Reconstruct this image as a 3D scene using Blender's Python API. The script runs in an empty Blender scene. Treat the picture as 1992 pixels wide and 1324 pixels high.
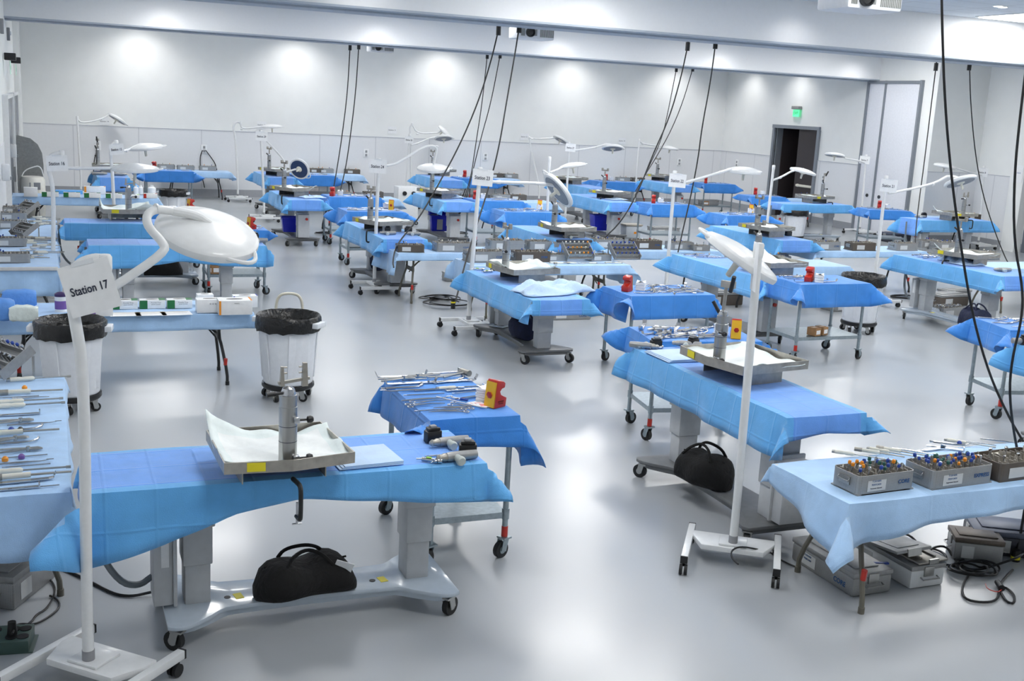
import bpy, bmesh, math, random, re
from mathutils import Vector, Matrix, Quaternion
random.seed(7)
scene = bpy.context.scene
COL = scene.collection
PI = math.pi
R = math.radians
# ---------------------------------------------------------------- camera model (room axes: X along back wall, Y depth, Z up)
FPX, PITCH, ROLL, H, YAW = 2164.3, .207, -.053, 2.88, .397
CX, CY = 996, 662
def _axes():
    fwd = Vector((0, math.cos(PITCH), -math.sin(PITCH))); right = Vector((1, 0, 0)); down = Vector((0, -math.sin(PITCH), -math.cos(PITCH)))
    c, s = math.cos(ROLL), math.sin(ROLL)
    a = c*right + s*down; b = -s*right + c*down
    M = Matrix(((math.cos(YAW), math.sin(YAW), 0), (-math.sin(YAW), math.cos(YAW), 0), (0, 0, 1)))
    return M @ a, M @ b, M @ fwd
CA, CB, CF = _axes()
CO = Vector((0, 0, H))
def ray(x, y): return (x-CX)/FPX*CA + (y-CY)/FPX*CB + CF
def P(x, y, z=0.):
    v = ray(x, y); return CO + v*((z-H)/v.z)
def PY(x, y, Y):
    v = ray(x, y); return CO + v*(Y/v.y)
def PX(x, y, X):
    v = ray(x, y); return CO + v*(X/v.x)
def PV(x, y, bx, by):
    v = ray(x, y); return CO + v*(math.hypot(bx, by)/math.hypot(v.x, v.y))
cam = bpy.data.cameras.new('camera'); camo = bpy.data.objects.new('camera', cam); COL.objects.link(camo)
m3 = Matrix((CA, -CB, -CF)).transposed().to_4x4(); m3.translation = CO
camo.matrix_world = m3
cam.sensor_width = 36; cam.lens = FPX/1992*36; cam.clip_end = 200; cam.clip_start = .05
scene.camera = camo
# ---------------------------------------------------------------- materials
def C(r, g, b):
    f = lambda u: ((u/255+.055)/1.055)**2.4 if u > 10 else u/255/12.92
    return (f(r), f(g), f(b), 1)
MATS = {}
def mat(name, col, rough=.5, metal=0., coat=0., noise=0., nscale=20., bump=0., bscale=60., emit=0., spec=.5, trans=0., stretch=None):
    if name in MATS: return MATS[name]
    m = bpy.data.materials.new(name); m.use_nodes = True; nt = m.node_tree; N = nt.nodes; L = nt.links
    b = N['Principled BSDF']; b.inputs['Base Color'].default_value = col; b.inputs['Roughness'].default_value = rough
    b.inputs['Metallic'].default_value = metal; b.inputs['Coat Weight'].default_value = coat; b.inputs['Coat Roughness'].default_value = .08
    b.inputs['Specular IOR Level'].default_value = spec
    if trans: b.inputs['Transmission Weight'].default_value = trans
    if emit: b.inputs['Emission Color'].default_value = col; b.inputs['Emission Strength'].default_value = emit
    tc = N.new('ShaderNodeTexCoord'); src = tc.outputs['Object']
    if stretch:
        mp = N.new('ShaderNodeMapping'); mp.inputs['Scale'].default_value = stretch; L.new(src, mp.inputs['Vector']); src = mp.outputs['Vector']
    nz = N.new('ShaderNodeTexNoise'); nz.inputs['Scale'].default_value = nscale; nz.inputs['Detail'].default_value = 4; L.new(src, nz.inputs['Vector'])
    rp = N.new('ShaderNodeValToRGB'); k = noise if noise else .03
    rp.color_ramp.elements[0].position = .3; rp.color_ramp.elements[1].position = .7
    rp.color_ramp.elements[0].color = tuple(c*(1-k) for c in col[:3])+(1,); rp.color_ramp.elements[1].color = tuple(min(1, c*(1+k)) for c in col[:3])+(1,)
    L.new(nz.outputs['Fac'], rp.inputs['Fac']); L.new(rp.outputs['Color'], b.inputs['Base Color'])
    if bump:
        n2 = N.new('ShaderNodeTexNoise'); n2.inputs['Scale'].default_value = bscale; n2.inputs['Detail'].default_value = 3; L.new(src, n2.inputs['Vector'])
        bp = N.new('ShaderNodeBump'); bp.inputs['Strength'].default_value = bump; bp.inputs['Distance'].default_value = .02; L.new(n2.outputs['Fac'], bp.inputs['Height']); L.new(bp.outputs['Normal'], b.inputs['Normal'])
    MATS[name] = m; return m
def math_node(N, L, op, a, b=None):
    n = N.new('ShaderNodeMath'); n.operation = op
    for i, v in enumerate((a, b)):
        if v is None: continue
        if hasattr(v, 'links'): L.new(v, n.inputs[i])
        else: n.inputs[i].default_value = v
    return n.outputs[0]
def cloth_mat(name, col, rough=.62, cell=.24, crease=.5, wr=.22, sheen=.3):
    m = mat(name, col, rough, noise=.06, nscale=9); nt = m.node_tree; N = nt.nodes; L = nt.links; b = N['Principled BSDF']
    b.inputs['Sheen Weight'].default_value = sheen; b.inputs['Specular IOR Level'].default_value = .3
    uv = N.new('ShaderNodeUVMap'); sp = N.new('ShaderNodeSeparateXYZ'); L.new(uv.outputs['UV'], sp.inputs[0])
    hs = []
    for ax, c in (('X', cell), ('Y', cell*1.1)):
        q = math_node(N, L, 'PINGPONG', sp.outputs[ax], c/2)
        q = math_node(N, L, 'DIVIDE', q, .012); q = math_node(N, L, 'MINIMUM', q, 1.); hs.append(q)
    h = math_node(N, L, 'MINIMUM', hs[0], hs[1]); h = math_node(N, L, 'MULTIPLY', h, -crease)
    nz = N.new('ShaderNodeTexNoise'); nz.inputs['Scale'].default_value = 4.5; nz.inputs['Detail'].default_value = 3; nz.inputs['Distortion'].default_value = .3; L.new(uv.outputs['UV'], nz.inputs['Vector'])
    h = math_node(N, L, 'ADD', h, math_node(N, L, 'MULTIPLY', nz.outputs['Fac'], wr*6))
    n3 = N.new('ShaderNodeTexNoise'); n3.inputs['Scale'].default_value = 160; L.new(uv.outputs['UV'], n3.inputs['Vector'])
    h = math_node(N, L, 'ADD', h, math_node(N, L, 'MULTIPLY', n3.outputs['Fac'], .25))
    bp = N.new('ShaderNodeBump'); bp.inputs['Strength'].default_value = .55; bp.inputs['Distance'].default_value = .012; L.new(h, bp.inputs['Height']); L.new(bp.outputs['Normal'], b.inputs['Normal'])
    return m
white = mat('white_powder_coat', C(228, 230, 231), .35, coat=.3)
paper = mat('paper_white', C(236, 238, 240), .7)
ink = mat('dark_ink', C(40, 46, 66), .7)
black = mat('black_rubber', C(22, 23, 25), .55, noise=.2)
blackp = mat('black_plastic', C(26, 27, 29), .38, noise=.15)
liner = mat('black_liner_film', C(14, 14, 15), .28, bump=.9, bscale=16, noise=.3)
steel = mat('brushed_steel', C(176, 176, 174), .33, metal=1, noise=.06, nscale=6, stretch=(14, 14, 1))
steeld = mat('worn_steel', C(172, 168, 160), .4, metal=.75, noise=.16, nscale=14)
chrome = mat('polished_instrument_steel', C(196, 198, 202), .2, metal=1, noise=.1)
galv = mat('galvanised_tube', C(158, 170, 176), .38, metal=.85, noise=.12, nscale=30)
alu = mat('anodised_aluminium', C(158, 159, 159), .45, metal=.55, noise=.06, nscale=40)
bronze = mat('bronze_anodised_tray', C(104, 95, 87), .45, metal=.5, noise=.08, nscale=40)
greyp = mat('grey_table_paint', C(188, 191, 194), .45, noise=.04)
bluegrey = mat('pale_blue_grey_paint', C(182, 194, 206), .22, coat=.5)
darkgrey = mat('dark_grey_paint', C(104, 106, 108), .4, noise=.08)
legdark = mat('black_table_leg', C(30, 31, 32), .4)
legbrown = mat('olive_table_leg', C(104, 101, 90), .45)
red = mat('red_sharps_plastic', C(186, 40, 28), .3, coat=.3, noise=.06)
yellow = mat('yellow_label', C(240, 186, 40), .5)
yellowb = mat('yellow_sticker', C(228, 214, 40), .5)
orange = mat('orange_plastic', C(238, 150, 40), .45)
bluep = mat('blue_plastic_peg', C(36, 70, 158), .4)
bluebin = mat('blue_bin_plastic', C(22, 36, 182), .35)
greenp = mat('green_box_print', C(30, 112, 60), .55)
purple = mat('purple_box_print', C(120, 88, 160), .55)
offwhite = mat('ivory_handle', C(224, 222, 210), .45)
canw = mat('white_can_plastic', C(224, 228, 234), .42, bump=.05)
navy = mat('navy_nylon', C(16, 26, 58), .75, bump=.5, bscale=30, noise=.2)
blackn = mat('black_nylon', C(9, 9, 10), .85, bump=.5, bscale=30, noise=.2)
padm = mat('absorbent_pad_white', C(236, 240, 240), .8, bump=.15, bscale=14, noise=.03)
padedge = mat('absorbent_pad_edge', C(226, 236, 236), .6, bump=.15, bscale=20)
gauze = mat('white_gauze', C(240, 242, 244), .9, bump=.3, bscale=50)
cardb = mat('cardboard', C(160, 122, 84), .8, noise=.1)
greenbox = mat('green_power_box', C(62, 86, 80), .5)
olive = mat('led_face_dark', C(116, 124, 138), .35, noise=.3, nscale=70)
ledblue = mat('led_face_blue', C(38, 62, 104), .3, noise=.5, nscale=60)
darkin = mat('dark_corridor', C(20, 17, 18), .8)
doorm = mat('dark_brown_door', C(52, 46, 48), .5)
framem = mat('grey_metal_frame', C(134, 140, 148), .45, metal=.3)
darkframe = mat('dark_grey_glass', C(98, 104, 114), .25)
exitg = mat('exit_green', C(90, 230, 160), .4, emit=.6)
lightm = mat('light_diffuser', (1, .985, .955, 1), .5, emit=11.)
greylab = mat('grey_label', C(150, 152, 156), .5)
bluetxt = mat('blue_lettering', C(30, 78, 140), .6)
periw = cloth_mat('drape_periwinkle', C(108, 164, 242))
cyan = cloth_mat('drape_cyan_border', C(100, 176, 238))
navyd = cloth_mat('cart_drape_blue', C(60, 138, 222), cell=.3)
pale = cloth_mat('table_cover_pale_blue', C(170, 206, 244), cell=.6, wr=.3, crease=.15)
towel = cloth_mat('folded_towel_pale_blue', C(190, 216, 246), cell=.5, wr=.4, crease=.1)
# perforated metal: rows of small dark holes from object coordinates
def perf(name, col, metal=.5):
    m = mat(name, col, .45, metal=metal, noise=.05); nt = m.node_tree; N = nt.nodes; L = nt.links; b = N['Principled BSDF']
    tc = N.new('ShaderNodeTexCoord'); sp = N.new('ShaderNodeSeparateXYZ'); L.new(tc.outputs['Object'], sp.inputs[0])
    xy = math_node(N, L, 'ADD', sp.outputs['X'], sp.outputs['Y'])
    a = math_node(N, L, 'PINGPONG', xy, .005); c = math_node(N, L, 'PINGPONG', sp.outputs['Z'], .004)
    a = math_node(N, L, 'LESS_THAN', a, .0022); c = math_node(N, L, 'LESS_THAN', c, .0015); f = math_node(N, L, 'MULTIPLY', a, c)
    f = math_node(N, L, 'MULTIPLY', f, .5)
    mx = N.new('ShaderNodeMix'); mx.data_type = 'RGBA'; L.new(f, mx.inputs['Factor']); src = b.inputs['Base Color'].links[0].from_socket
    L.new(src, mx.inputs['A']); mx.inputs['B'].default_value = (.03, .03, .03, 1); L.new(mx.outputs['Result'], b.inputs['Base Color'])
    return m
alup = perf('perforated_aluminium', C(162, 163, 163)); bronzep = perf('perforated_bronze', C(106, 97, 89))
# ---------------------------------------------------------------- mesh builder
class MB:
    def __init__(s): s.v = []; s.f = []; s.m = []; s.uv = None
    def add(s, vs, fs, mi=0, M=None):
        o = len(s.v)
        s.v += [tuple(M @ Vector(p)) if M is not None else tuple(p) for p in vs]
        s.f += [tuple(i+o for i in f) for f in fs]; s.m += [mi]*len(fs); return s
    def box(s, c, d, rz=0, mi=0, M=None, top=1., rot=None):
        x, y, z = d[0]/2, d[1]/2, d[2]/2
        vs = [(-x, -y, -z), (x, -y, -z), (x, y, -z), (-x, y, -z), (-x*top, -y*top, z), (x*top, -y*top, z), (x*top, y*top, z), (-x*top, y*top, z)]
        T = Matrix.Translation(c) @ (rot if rot is not None else Matrix.Rotation(rz, 4, 'Z'))
        if M is not None: T = M @ T
        return s.add(vs, [(0, 3, 2, 1), (4, 5, 6, 7), (0, 1, 5, 4), (1, 2, 6, 5), (2, 3, 7, 6), (3, 0, 4, 7)], mi, T)
    def rings(s, rs, closed=True, cap=True, mi=0):
        n = len(rs[0]); o = len(s.v)
        for r in rs: s.v += [tuple(p) for p in r]
        fs = []
        for i in range(len(rs)-1):
            for j in range(n if closed else n-1):
                k = (j+1) % n; fs.append((o+i*n+j, o+i*n+k, o+(i+1)*n+k, o+(i+1)*n+j))
        if cap:
            fs.append(tuple(o+j for j in reversed(range(n)))); e = o+(len(rs)-1)*n; fs.append(tuple(e+j for j in range(n)))
        s.f += fs; s.m += [mi]*len(fs); return s
    def cyl(s, a, b, r0, r1=None, n=12, mi=0):
        a = Vector(a); b = Vector(b); r1 = r0 if r1 is None else r1
        q = (b-a).to_track_quat('Z', 'Y')
        ring = lambda c, r: [c + q @ Vector((r*math.cos(2*PI*i/n), r*math.sin(2*PI*i/n), 0)) for i in range(n)]
        return s.rings([ring(a, r0), ring(b, r1)], mi=mi)
    def tube(s, pts, r, n=8, mi=0, smooth=0):
        pts = [Vector(p) for p in pts]
        for _ in range(smooth):
            q = [pts[0]]
            for a, b in zip(pts, pts[1:]): q += [a*.75+b*.25, a*.25+b*.75]
            pts = q+[pts[-1]]
        rs = []; up = None
        for i, p in enumerate(pts):
            d = (pts[min(i+1, len(pts)-1)]-pts[max(i-1, 0)])
            if d.length < 1e-9: d = Vector((0, 0, 1))
            d.normalize()
            if up is None: up = d.orthogonal().normalized()
            up = (up - d*up.dot(d))
            if up.length < 1e-6: up = d.orthogonal()
            up.normalize(); w = d.cross(up); rr = r[i] if isinstance(r, (list, tuple)) else r
            rs.append([p + rr*(math.cos(2*PI*k/n)*up + math.sin(2*PI*k/n)*w) for k in range(n)])
        return s.rings(rs, mi=mi)
    def lathe(s, prof, n=24, mi=0, M=None, cap=True, sx=1., sy=1.):
        rs = [[(r*sx*math.cos(2*PI*i/n), r*sy*math.sin(2*PI*i/n), z) for i in range(n)] for r, z in prof]
        if M is not None: rs = [[tuple(M @ Vector(p)) for p in q] for q in rs]
        return s.rings(rs, mi=mi, cap=cap)
    def prism(s, poly, z0, z1, mi=0, M=None):
        n = len(poly); vs = [(x, y, z0) for x, y in poly]+[(x, y, z1) for x, y in poly]
        fs = [tuple(reversed(range(n))), tuple(range(n, 2*n))]+[(i, (i+1) % n, n+(i+1) % n, n+i) for i in range(n)]
        return s.add(vs, fs, mi, M)
    def grid(s, rows, mi=0, mif=None):
        nr, nc = len(rows), len(rows[0]); o = len(s.v)
        for r in rows: s.v += [tuple(p) for p in r]
        for i in range(nr-1):
            for j in range(nc-1):
                s.f.append((o+i*nc+j, o+i*nc+j+1, o+(i+1)*nc+j+1, o+(i+1)*nc+j)); s.m.append(mif(i, j) if mif else mi)
        return s
    def mesh(s, name, mats, smooth=True, bevel=0., angle=35):
        me = bpy.data.meshes.new(name); me.from_pydata(s.v, [], s.f)
        mats = mats if isinstance(mats, (list, tuple)) else [mats]
        for m in mats: me.materials.append(m)
        me.polygons.foreach_set('material_index', s.m)
        if s.uv:
            lay = me.uv_layers.new(name='UVMap')
            for l in me.loops: lay.data[l.index].uv = s.uv[l.vertex_index]
        bm = bmesh.new(); bm.from_mesh(me)
        bmesh.ops.recalc_face_normals(bm, faces=bm.faces)
        if bevel:
            es = [e for e in bm.edges if len(e.link_faces) == 2 and e.calc_face_angle(0) > R(40)]
            bmesh.ops.bevel(bm, geom=es, offset=bevel, segments=2, affect='EDGES', clamp_overlap=True, profile=.5)
        bm.to_mesh(me); bm.free()
        if smooth:
            me.polygons.foreach_set('use_smooth', [True]*len(me.polygons)); me.set_sharp_from_angle(angle=R(angle))
        me.update(); return me
    def obj(s, name, mats, parent=None, loc=(0, 0, 0), rot=None, **k):
        return link(name, s.mesh(name, mats, **k), parent, loc, rot)
def link(name, me, parent=None, loc=(0, 0, 0), rot=None):
    o = bpy.data.objects.new(name, me); COL.objects.link(o); o.location = loc
    if rot is not None:
        if isinstance(rot, (int, float)): o.rotation_euler = (0, 0, rot)
        elif isinstance(rot, Quaternion): o.rotation_mode = 'QUATERNION'; o.rotation_quaternion = rot
        else: o.rotation_euler = rot
    if parent: o.parent = parent
    return o
def tag(o, label, cat, group=None):
    o['label'] = label; o['category'] = cat
    if group: o['group'] = group
    return o
def thing(name, label, cat, loc=(0, 0, 0), rz=0, group=None):
    o = bpy.data.objects.new(name, None); COL.objects.link(o); o.location = loc
    if isinstance(rz, (int, float)): o.rotation_euler = (0, 0, rz)
    elif isinstance(rz, Quaternion): o.rotation_mode = 'QUATERNION'; o.rotation_quaternion = rz
    else: o.rotation_euler = rz
    o.empty_display_size = .1
    return tag(o, label, cat, group)
KIDS = {}
def dup(src, loc, rz=0, label=None, group=None, scale=None):
    r = src.copy(); COL.objects.link(r); r.location = loc
    if isinstance(rz, (int, float)): r.rotation_mode = 'XYZ'; r.rotation_euler = (0, 0, rz)
    elif isinstance(rz, Quaternion): r.rotation_mode = 'QUATERNION'; r.rotation_quaternion = rz
    else: r.rotation_mode = 'XYZ'; r.rotation_euler = rz
    if label: r['label'] = label
    if group: r['group'] = group
    elif label and 'group' in r: del r['group']
    if scale: r.scale = (scale,)*3
    for ch in KIDS.setdefault(src.name, [c for c in src.children]):
        c = ch.copy(); COL.objects.link(c); c.parent = r
        for g in ch.children:
            d = g.copy(); COL.objects.link(d); d.parent = c
    return r
class Proto:
    """First place() moves the prototype itself; later ones copy it and its parts."""
    def __init__(s, o): s.o = o; s.used = False
    def place(s, loc, rz=0, label=None, group=None, scale=None):
        if s.used: return dup(s.o, loc, rz, label, group, scale)
        s.used = True; o = s.o; KIDS[o.name] = [c for c in o.children]; o.location = loc
        if isinstance(rz, (int, float)): o.rotation_euler = (0, 0, rz)
        elif isinstance(rz, Quaternion): o.rotation_mode = 'QUATERNION'; o.rotation_quaternion = rz
        else: o.rotation_euler = rz
        if label: o['label'] = label
        if group: o['group'] = group
        if scale: o.scale = (scale,)*3
        return o
def struct(name, mb, mats, parent=None, **k):
    o = mb.obj(name, mats, parent, **k)
    if not parent: o['kind'] = 'structure'
    return o
TXT = {}
def text_mesh(body, size, mats, ext=.0004, align='CENTER', bold=0.):
    key = (body, size, ext, bold)
    if key in TXT: return TXT[key]
    cu = bpy.data.curves.new('lettering', 'FONT'); cu.body = body; cu.size = size; cu.align_x = align; cu.align_y = 'CENTER'; cu.extrude = ext; cu.offset = bold; cu.resolution_u = 3
    ob = bpy.data.objects.new('lettering', cu); COL.objects.link(ob)
    dg = bpy.context.evaluated_depsgraph_get(); me = bpy.data.meshes.new_from_object(ob.evaluated_get(dg)); bpy.data.objects.remove(ob); bpy.data.curves.remove(cu)
    me.name = 'lettering'; me.materials.clear(); me.materials.append(mats); TXT[key] = me; return me
FRONT = (PI/2, 0, 0)   # text standing up, facing -Y
# ---------------------------------------------------------------- room
XL, XR, XR2, YB, YJ, ZC, YF = -.765, 20.55, 22.2, 31.95, 22.4, 4.75, -3.
wallm = mat('wall_paint', C(234, 236, 235), .6, noise=.015, nscale=3)
floorm = mat('floor_resin', C(173, 177, 181), .24, noise=.012, nscale=.8, coat=.1, spec=.42)
for n_ in floorm.node_tree.nodes:
    if n_.type == 'VALTORGB': n_.color_ramp.elements[0].position = 0.; n_.color_ramp.elements[1].position = 1.; n_.color_ramp.interpolation = 'EASE'
floorm.node_tree.nodes['Principled BSDF'].inputs['Coat Roughness'].default_value = .12
def _floor():
    nt = floorm.node_tree; N = nt.nodes; L = nt.links; b = N['Principled BSDF']
    tc = N.new('ShaderNodeTexCoord'); nz = N.new('ShaderNodeTexNoise'); nz.inputs['Scale'].default_value = 1.1; nz.inputs['Detail'].default_value = 5
    L.new(tc.outputs['Object'], nz.inputs['Vector']); mr = N.new('ShaderNodeMapRange'); mr.inputs['To Min'].default_value = .2; mr.inputs['To Max'].default_value = .3
    L.new(nz.outputs['Fac'], mr.inputs['Value']); L.new(mr.outputs['Result'], b.inputs['Roughness'])
    n2 = N.new('ShaderNodeTexNoise'); n2.inputs['Scale'].default_value = 2.2; n2.inputs['Detail'].default_value = 2; L.new(tc.outputs['Object'], n2.inputs['Vector'])
    bp = N.new('ShaderNodeBump'); bp.inputs['Strength'].default_value = .015; bp.inputs['Distance'].default_value = .02; L.new(n2.outputs['Fac'], bp.inputs['Height']); L.new(bp.outputs['Normal'], b.inputs['Normal'])
_floor()
b = MB().box((10.5, 14.5, -.05), (23.6, 35.2, .1)); struct('floor', b, floorm, smooth=False)
ceilm = mat('ceiling_tile', C(214, 220, 228), .8)
def _ceil():
    nt = ceilm.node_tree; N = nt.nodes; L = nt.links; b = N['Principled BSDF']
    tc = N.new('ShaderNodeTexCoord'); sp = N.new('ShaderNodeSeparateXYZ'); L.new(tc.outputs['Object'], sp.inputs[0])
    a = math_node(N, L, 'LESS_THAN', math_node(N, L, 'PINGPONG', sp.outputs['X'], .61), .012); c = math_node(N, L, 'LESS_THAN', math_node(N, L, 'PINGPONG', sp.outputs['Y'], .305), .012)
    f = math_node(N, L, 'MULTIPLY', math_node(N, L, 'MAXIMUM', a, c), .35)
    mx = N.new('ShaderNodeMix'); mx.data_type = 'RGBA'; L.new(f, mx.inputs['Factor']); L.new(b.inputs['Base Color'].links[0].from_socket, mx.inputs['A']); mx.inputs['B'].default_value = C(120, 126, 136); L.new(mx.outputs['Result'], b.inputs['Base Color'])
_ceil()
struct('ceiling', MB().box((10.5, 14.5, ZC+.06), (23.6, 35.2, .12)), ceilm, smooth=False)
struct('wall_back', MB().box(((XL+XR)/2, YB+.1, ZC/2), (XR-XL+.4, .2, ZC)), wallm, smooth=False)
struct('wall_left', MB().box((XL-.1, (YF+YB)/2, ZC/2), (.2, YB-YF+.4, ZC)), wallm, smooth=False)
struct('wall_front', MB().box((10.6, YF-.1, ZC/2), (23.4, .2, ZC)), wallm, smooth=False)
DY0, DY1, DZ = 26.94, 29.02, 2.66
w = MB().box((XR+.1, (YJ+DY0)/2, ZC/2), (.2, DY0-YJ, ZC)).box((XR+.1, (DY1+YB)/2, ZC/2), (.2, YB-DY1, ZC)).box((XR+.1, (DY0+DY1)/2, (DZ+ZC)/2), (.2, DY1-DY0, ZC-DZ))
struct('wall_right', w, wallm, smooth=False)
struct('wall_right_recess', MB().box((XR2+.1, (YF+YJ)/2, ZC/2), (.2, YJ-YF, ZC)).box(((XR+XR2)/2+.2, YJ+.1, ZC/2), (XR2-XR+.0, .2, ZC)), wallm, smooth=False)
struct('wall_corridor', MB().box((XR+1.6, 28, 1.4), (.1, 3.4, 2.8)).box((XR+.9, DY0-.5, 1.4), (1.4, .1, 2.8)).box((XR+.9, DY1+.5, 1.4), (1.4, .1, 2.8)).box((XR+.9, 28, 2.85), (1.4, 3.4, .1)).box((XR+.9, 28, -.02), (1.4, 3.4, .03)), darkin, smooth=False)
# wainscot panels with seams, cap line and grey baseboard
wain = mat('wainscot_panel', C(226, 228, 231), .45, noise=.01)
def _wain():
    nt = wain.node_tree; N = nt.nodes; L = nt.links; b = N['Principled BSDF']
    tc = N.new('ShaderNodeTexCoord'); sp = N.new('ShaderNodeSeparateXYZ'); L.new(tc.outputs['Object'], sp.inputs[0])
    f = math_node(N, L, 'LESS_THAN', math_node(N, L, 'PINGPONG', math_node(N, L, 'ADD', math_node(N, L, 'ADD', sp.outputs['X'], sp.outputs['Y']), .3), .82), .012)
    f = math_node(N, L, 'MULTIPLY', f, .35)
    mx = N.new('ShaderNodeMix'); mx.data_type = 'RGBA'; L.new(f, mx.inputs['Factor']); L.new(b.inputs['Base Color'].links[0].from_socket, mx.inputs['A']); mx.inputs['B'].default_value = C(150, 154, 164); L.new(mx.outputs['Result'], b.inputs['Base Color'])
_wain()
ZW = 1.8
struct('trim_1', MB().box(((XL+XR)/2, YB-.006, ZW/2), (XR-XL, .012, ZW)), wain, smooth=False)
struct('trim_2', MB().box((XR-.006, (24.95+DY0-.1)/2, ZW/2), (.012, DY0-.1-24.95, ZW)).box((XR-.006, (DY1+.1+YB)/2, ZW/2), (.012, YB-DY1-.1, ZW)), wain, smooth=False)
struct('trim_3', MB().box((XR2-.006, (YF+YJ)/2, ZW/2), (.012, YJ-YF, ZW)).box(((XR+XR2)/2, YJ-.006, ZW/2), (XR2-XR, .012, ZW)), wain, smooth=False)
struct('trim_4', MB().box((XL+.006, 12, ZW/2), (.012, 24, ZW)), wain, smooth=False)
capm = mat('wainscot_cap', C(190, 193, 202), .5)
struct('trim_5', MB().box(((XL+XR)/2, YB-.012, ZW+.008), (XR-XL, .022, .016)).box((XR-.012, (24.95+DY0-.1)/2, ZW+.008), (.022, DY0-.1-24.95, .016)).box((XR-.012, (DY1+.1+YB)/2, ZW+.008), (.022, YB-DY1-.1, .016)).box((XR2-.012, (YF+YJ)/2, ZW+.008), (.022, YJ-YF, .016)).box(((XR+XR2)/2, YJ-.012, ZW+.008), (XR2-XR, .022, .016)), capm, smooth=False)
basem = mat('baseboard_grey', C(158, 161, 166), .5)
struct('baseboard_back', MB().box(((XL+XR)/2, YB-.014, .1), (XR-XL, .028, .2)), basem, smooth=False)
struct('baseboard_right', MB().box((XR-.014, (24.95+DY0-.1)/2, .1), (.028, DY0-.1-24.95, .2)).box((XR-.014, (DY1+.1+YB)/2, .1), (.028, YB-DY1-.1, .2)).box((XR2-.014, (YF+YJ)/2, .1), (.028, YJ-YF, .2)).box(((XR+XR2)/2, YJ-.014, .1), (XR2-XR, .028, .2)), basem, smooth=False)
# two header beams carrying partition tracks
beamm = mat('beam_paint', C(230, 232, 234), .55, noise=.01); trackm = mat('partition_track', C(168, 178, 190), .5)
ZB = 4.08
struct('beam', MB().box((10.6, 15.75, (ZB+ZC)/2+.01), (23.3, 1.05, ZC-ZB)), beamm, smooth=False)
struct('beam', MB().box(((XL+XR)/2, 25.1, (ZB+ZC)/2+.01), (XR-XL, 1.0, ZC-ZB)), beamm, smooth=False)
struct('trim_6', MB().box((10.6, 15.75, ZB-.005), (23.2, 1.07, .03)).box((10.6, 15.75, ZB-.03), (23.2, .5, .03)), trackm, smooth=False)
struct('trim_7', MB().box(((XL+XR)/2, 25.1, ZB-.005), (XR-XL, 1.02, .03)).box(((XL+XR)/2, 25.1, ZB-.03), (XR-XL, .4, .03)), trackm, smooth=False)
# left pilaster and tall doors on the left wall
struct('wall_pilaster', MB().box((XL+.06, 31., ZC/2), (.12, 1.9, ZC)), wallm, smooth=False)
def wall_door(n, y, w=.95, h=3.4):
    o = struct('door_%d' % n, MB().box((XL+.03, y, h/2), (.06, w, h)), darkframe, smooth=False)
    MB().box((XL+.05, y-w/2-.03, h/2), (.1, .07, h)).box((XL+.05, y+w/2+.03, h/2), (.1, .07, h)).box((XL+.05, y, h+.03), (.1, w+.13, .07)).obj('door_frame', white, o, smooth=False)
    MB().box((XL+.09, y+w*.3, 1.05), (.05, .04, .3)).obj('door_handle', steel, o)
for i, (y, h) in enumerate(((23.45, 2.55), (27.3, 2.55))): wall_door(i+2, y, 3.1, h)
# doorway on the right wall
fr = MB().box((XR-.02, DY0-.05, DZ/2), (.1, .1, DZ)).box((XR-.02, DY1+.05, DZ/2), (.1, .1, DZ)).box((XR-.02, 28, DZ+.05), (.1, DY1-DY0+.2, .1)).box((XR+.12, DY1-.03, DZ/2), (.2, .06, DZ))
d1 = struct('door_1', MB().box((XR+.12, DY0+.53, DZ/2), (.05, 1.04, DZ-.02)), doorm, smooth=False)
fr.obj('door_frame', framem, d1, smooth=False)
MB().box((XR+.06, DY0+.5, 1.02), (.05, .8, .07)).box((XR+.09, DY0+.15, 1.02), (.06, .06, .09)).box((XR+.09, DY0+.85, 1.02), (.06, .06, .09)).obj('push_bar', offwhite, d1, bevel=.01)
d9 = struct('door_4', MB().box((XR+.7, DY1-.06, DZ/2), (.98, .05, DZ-.02)), doorm, smooth=False)
# partition pocket doors beside the beam end
pk = MB()
Y0, Y1 = 22.95, 24.9
pk.box((XR-.02, (Y0+Y1)/2, ZB/2), (.05, Y1-Y0, ZB-.06))
po = struct('door_5', pk, mat('pocket_door_panel', C(222, 225, 232), .45), smooth=False)
MB().box((XR-.04, Y0-.03, ZB/2), (.1, .07, ZB-.02)).box((XR-.04, Y1+.03, ZB/2), (.1, .07, ZB-.02)).box((XR-.04, 24.25, ZB/2), (.07, .06, ZB-.04)).box((XR-.04, (Y0+Y1)/2, ZB-.06), (.1, Y1-Y0, .07)).obj('door_frame', framem, po, smooth=False)
for y in (24.5, 24.02): MB().cyl((XR-.07, y, 1.02), (XR-.04, y, 1.02), .045, n=16).obj('door_knob', mat('dark_ring', C(70, 72, 76), .4, metal=.5), po)
# grey framed opening and white column at the right
q = PX(1988, 430, XR2)
struct('window_1', MB().box((XR2-.03, q.y-1.1, 1.5), (.06, 1.9, 3.0)), darkframe, smooth=False)
struct('wall_column', MB().box((XR2-.12, q.y+.12, ZC/2), (.26, .42, ZC)), wallm, smooth=False)
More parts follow.
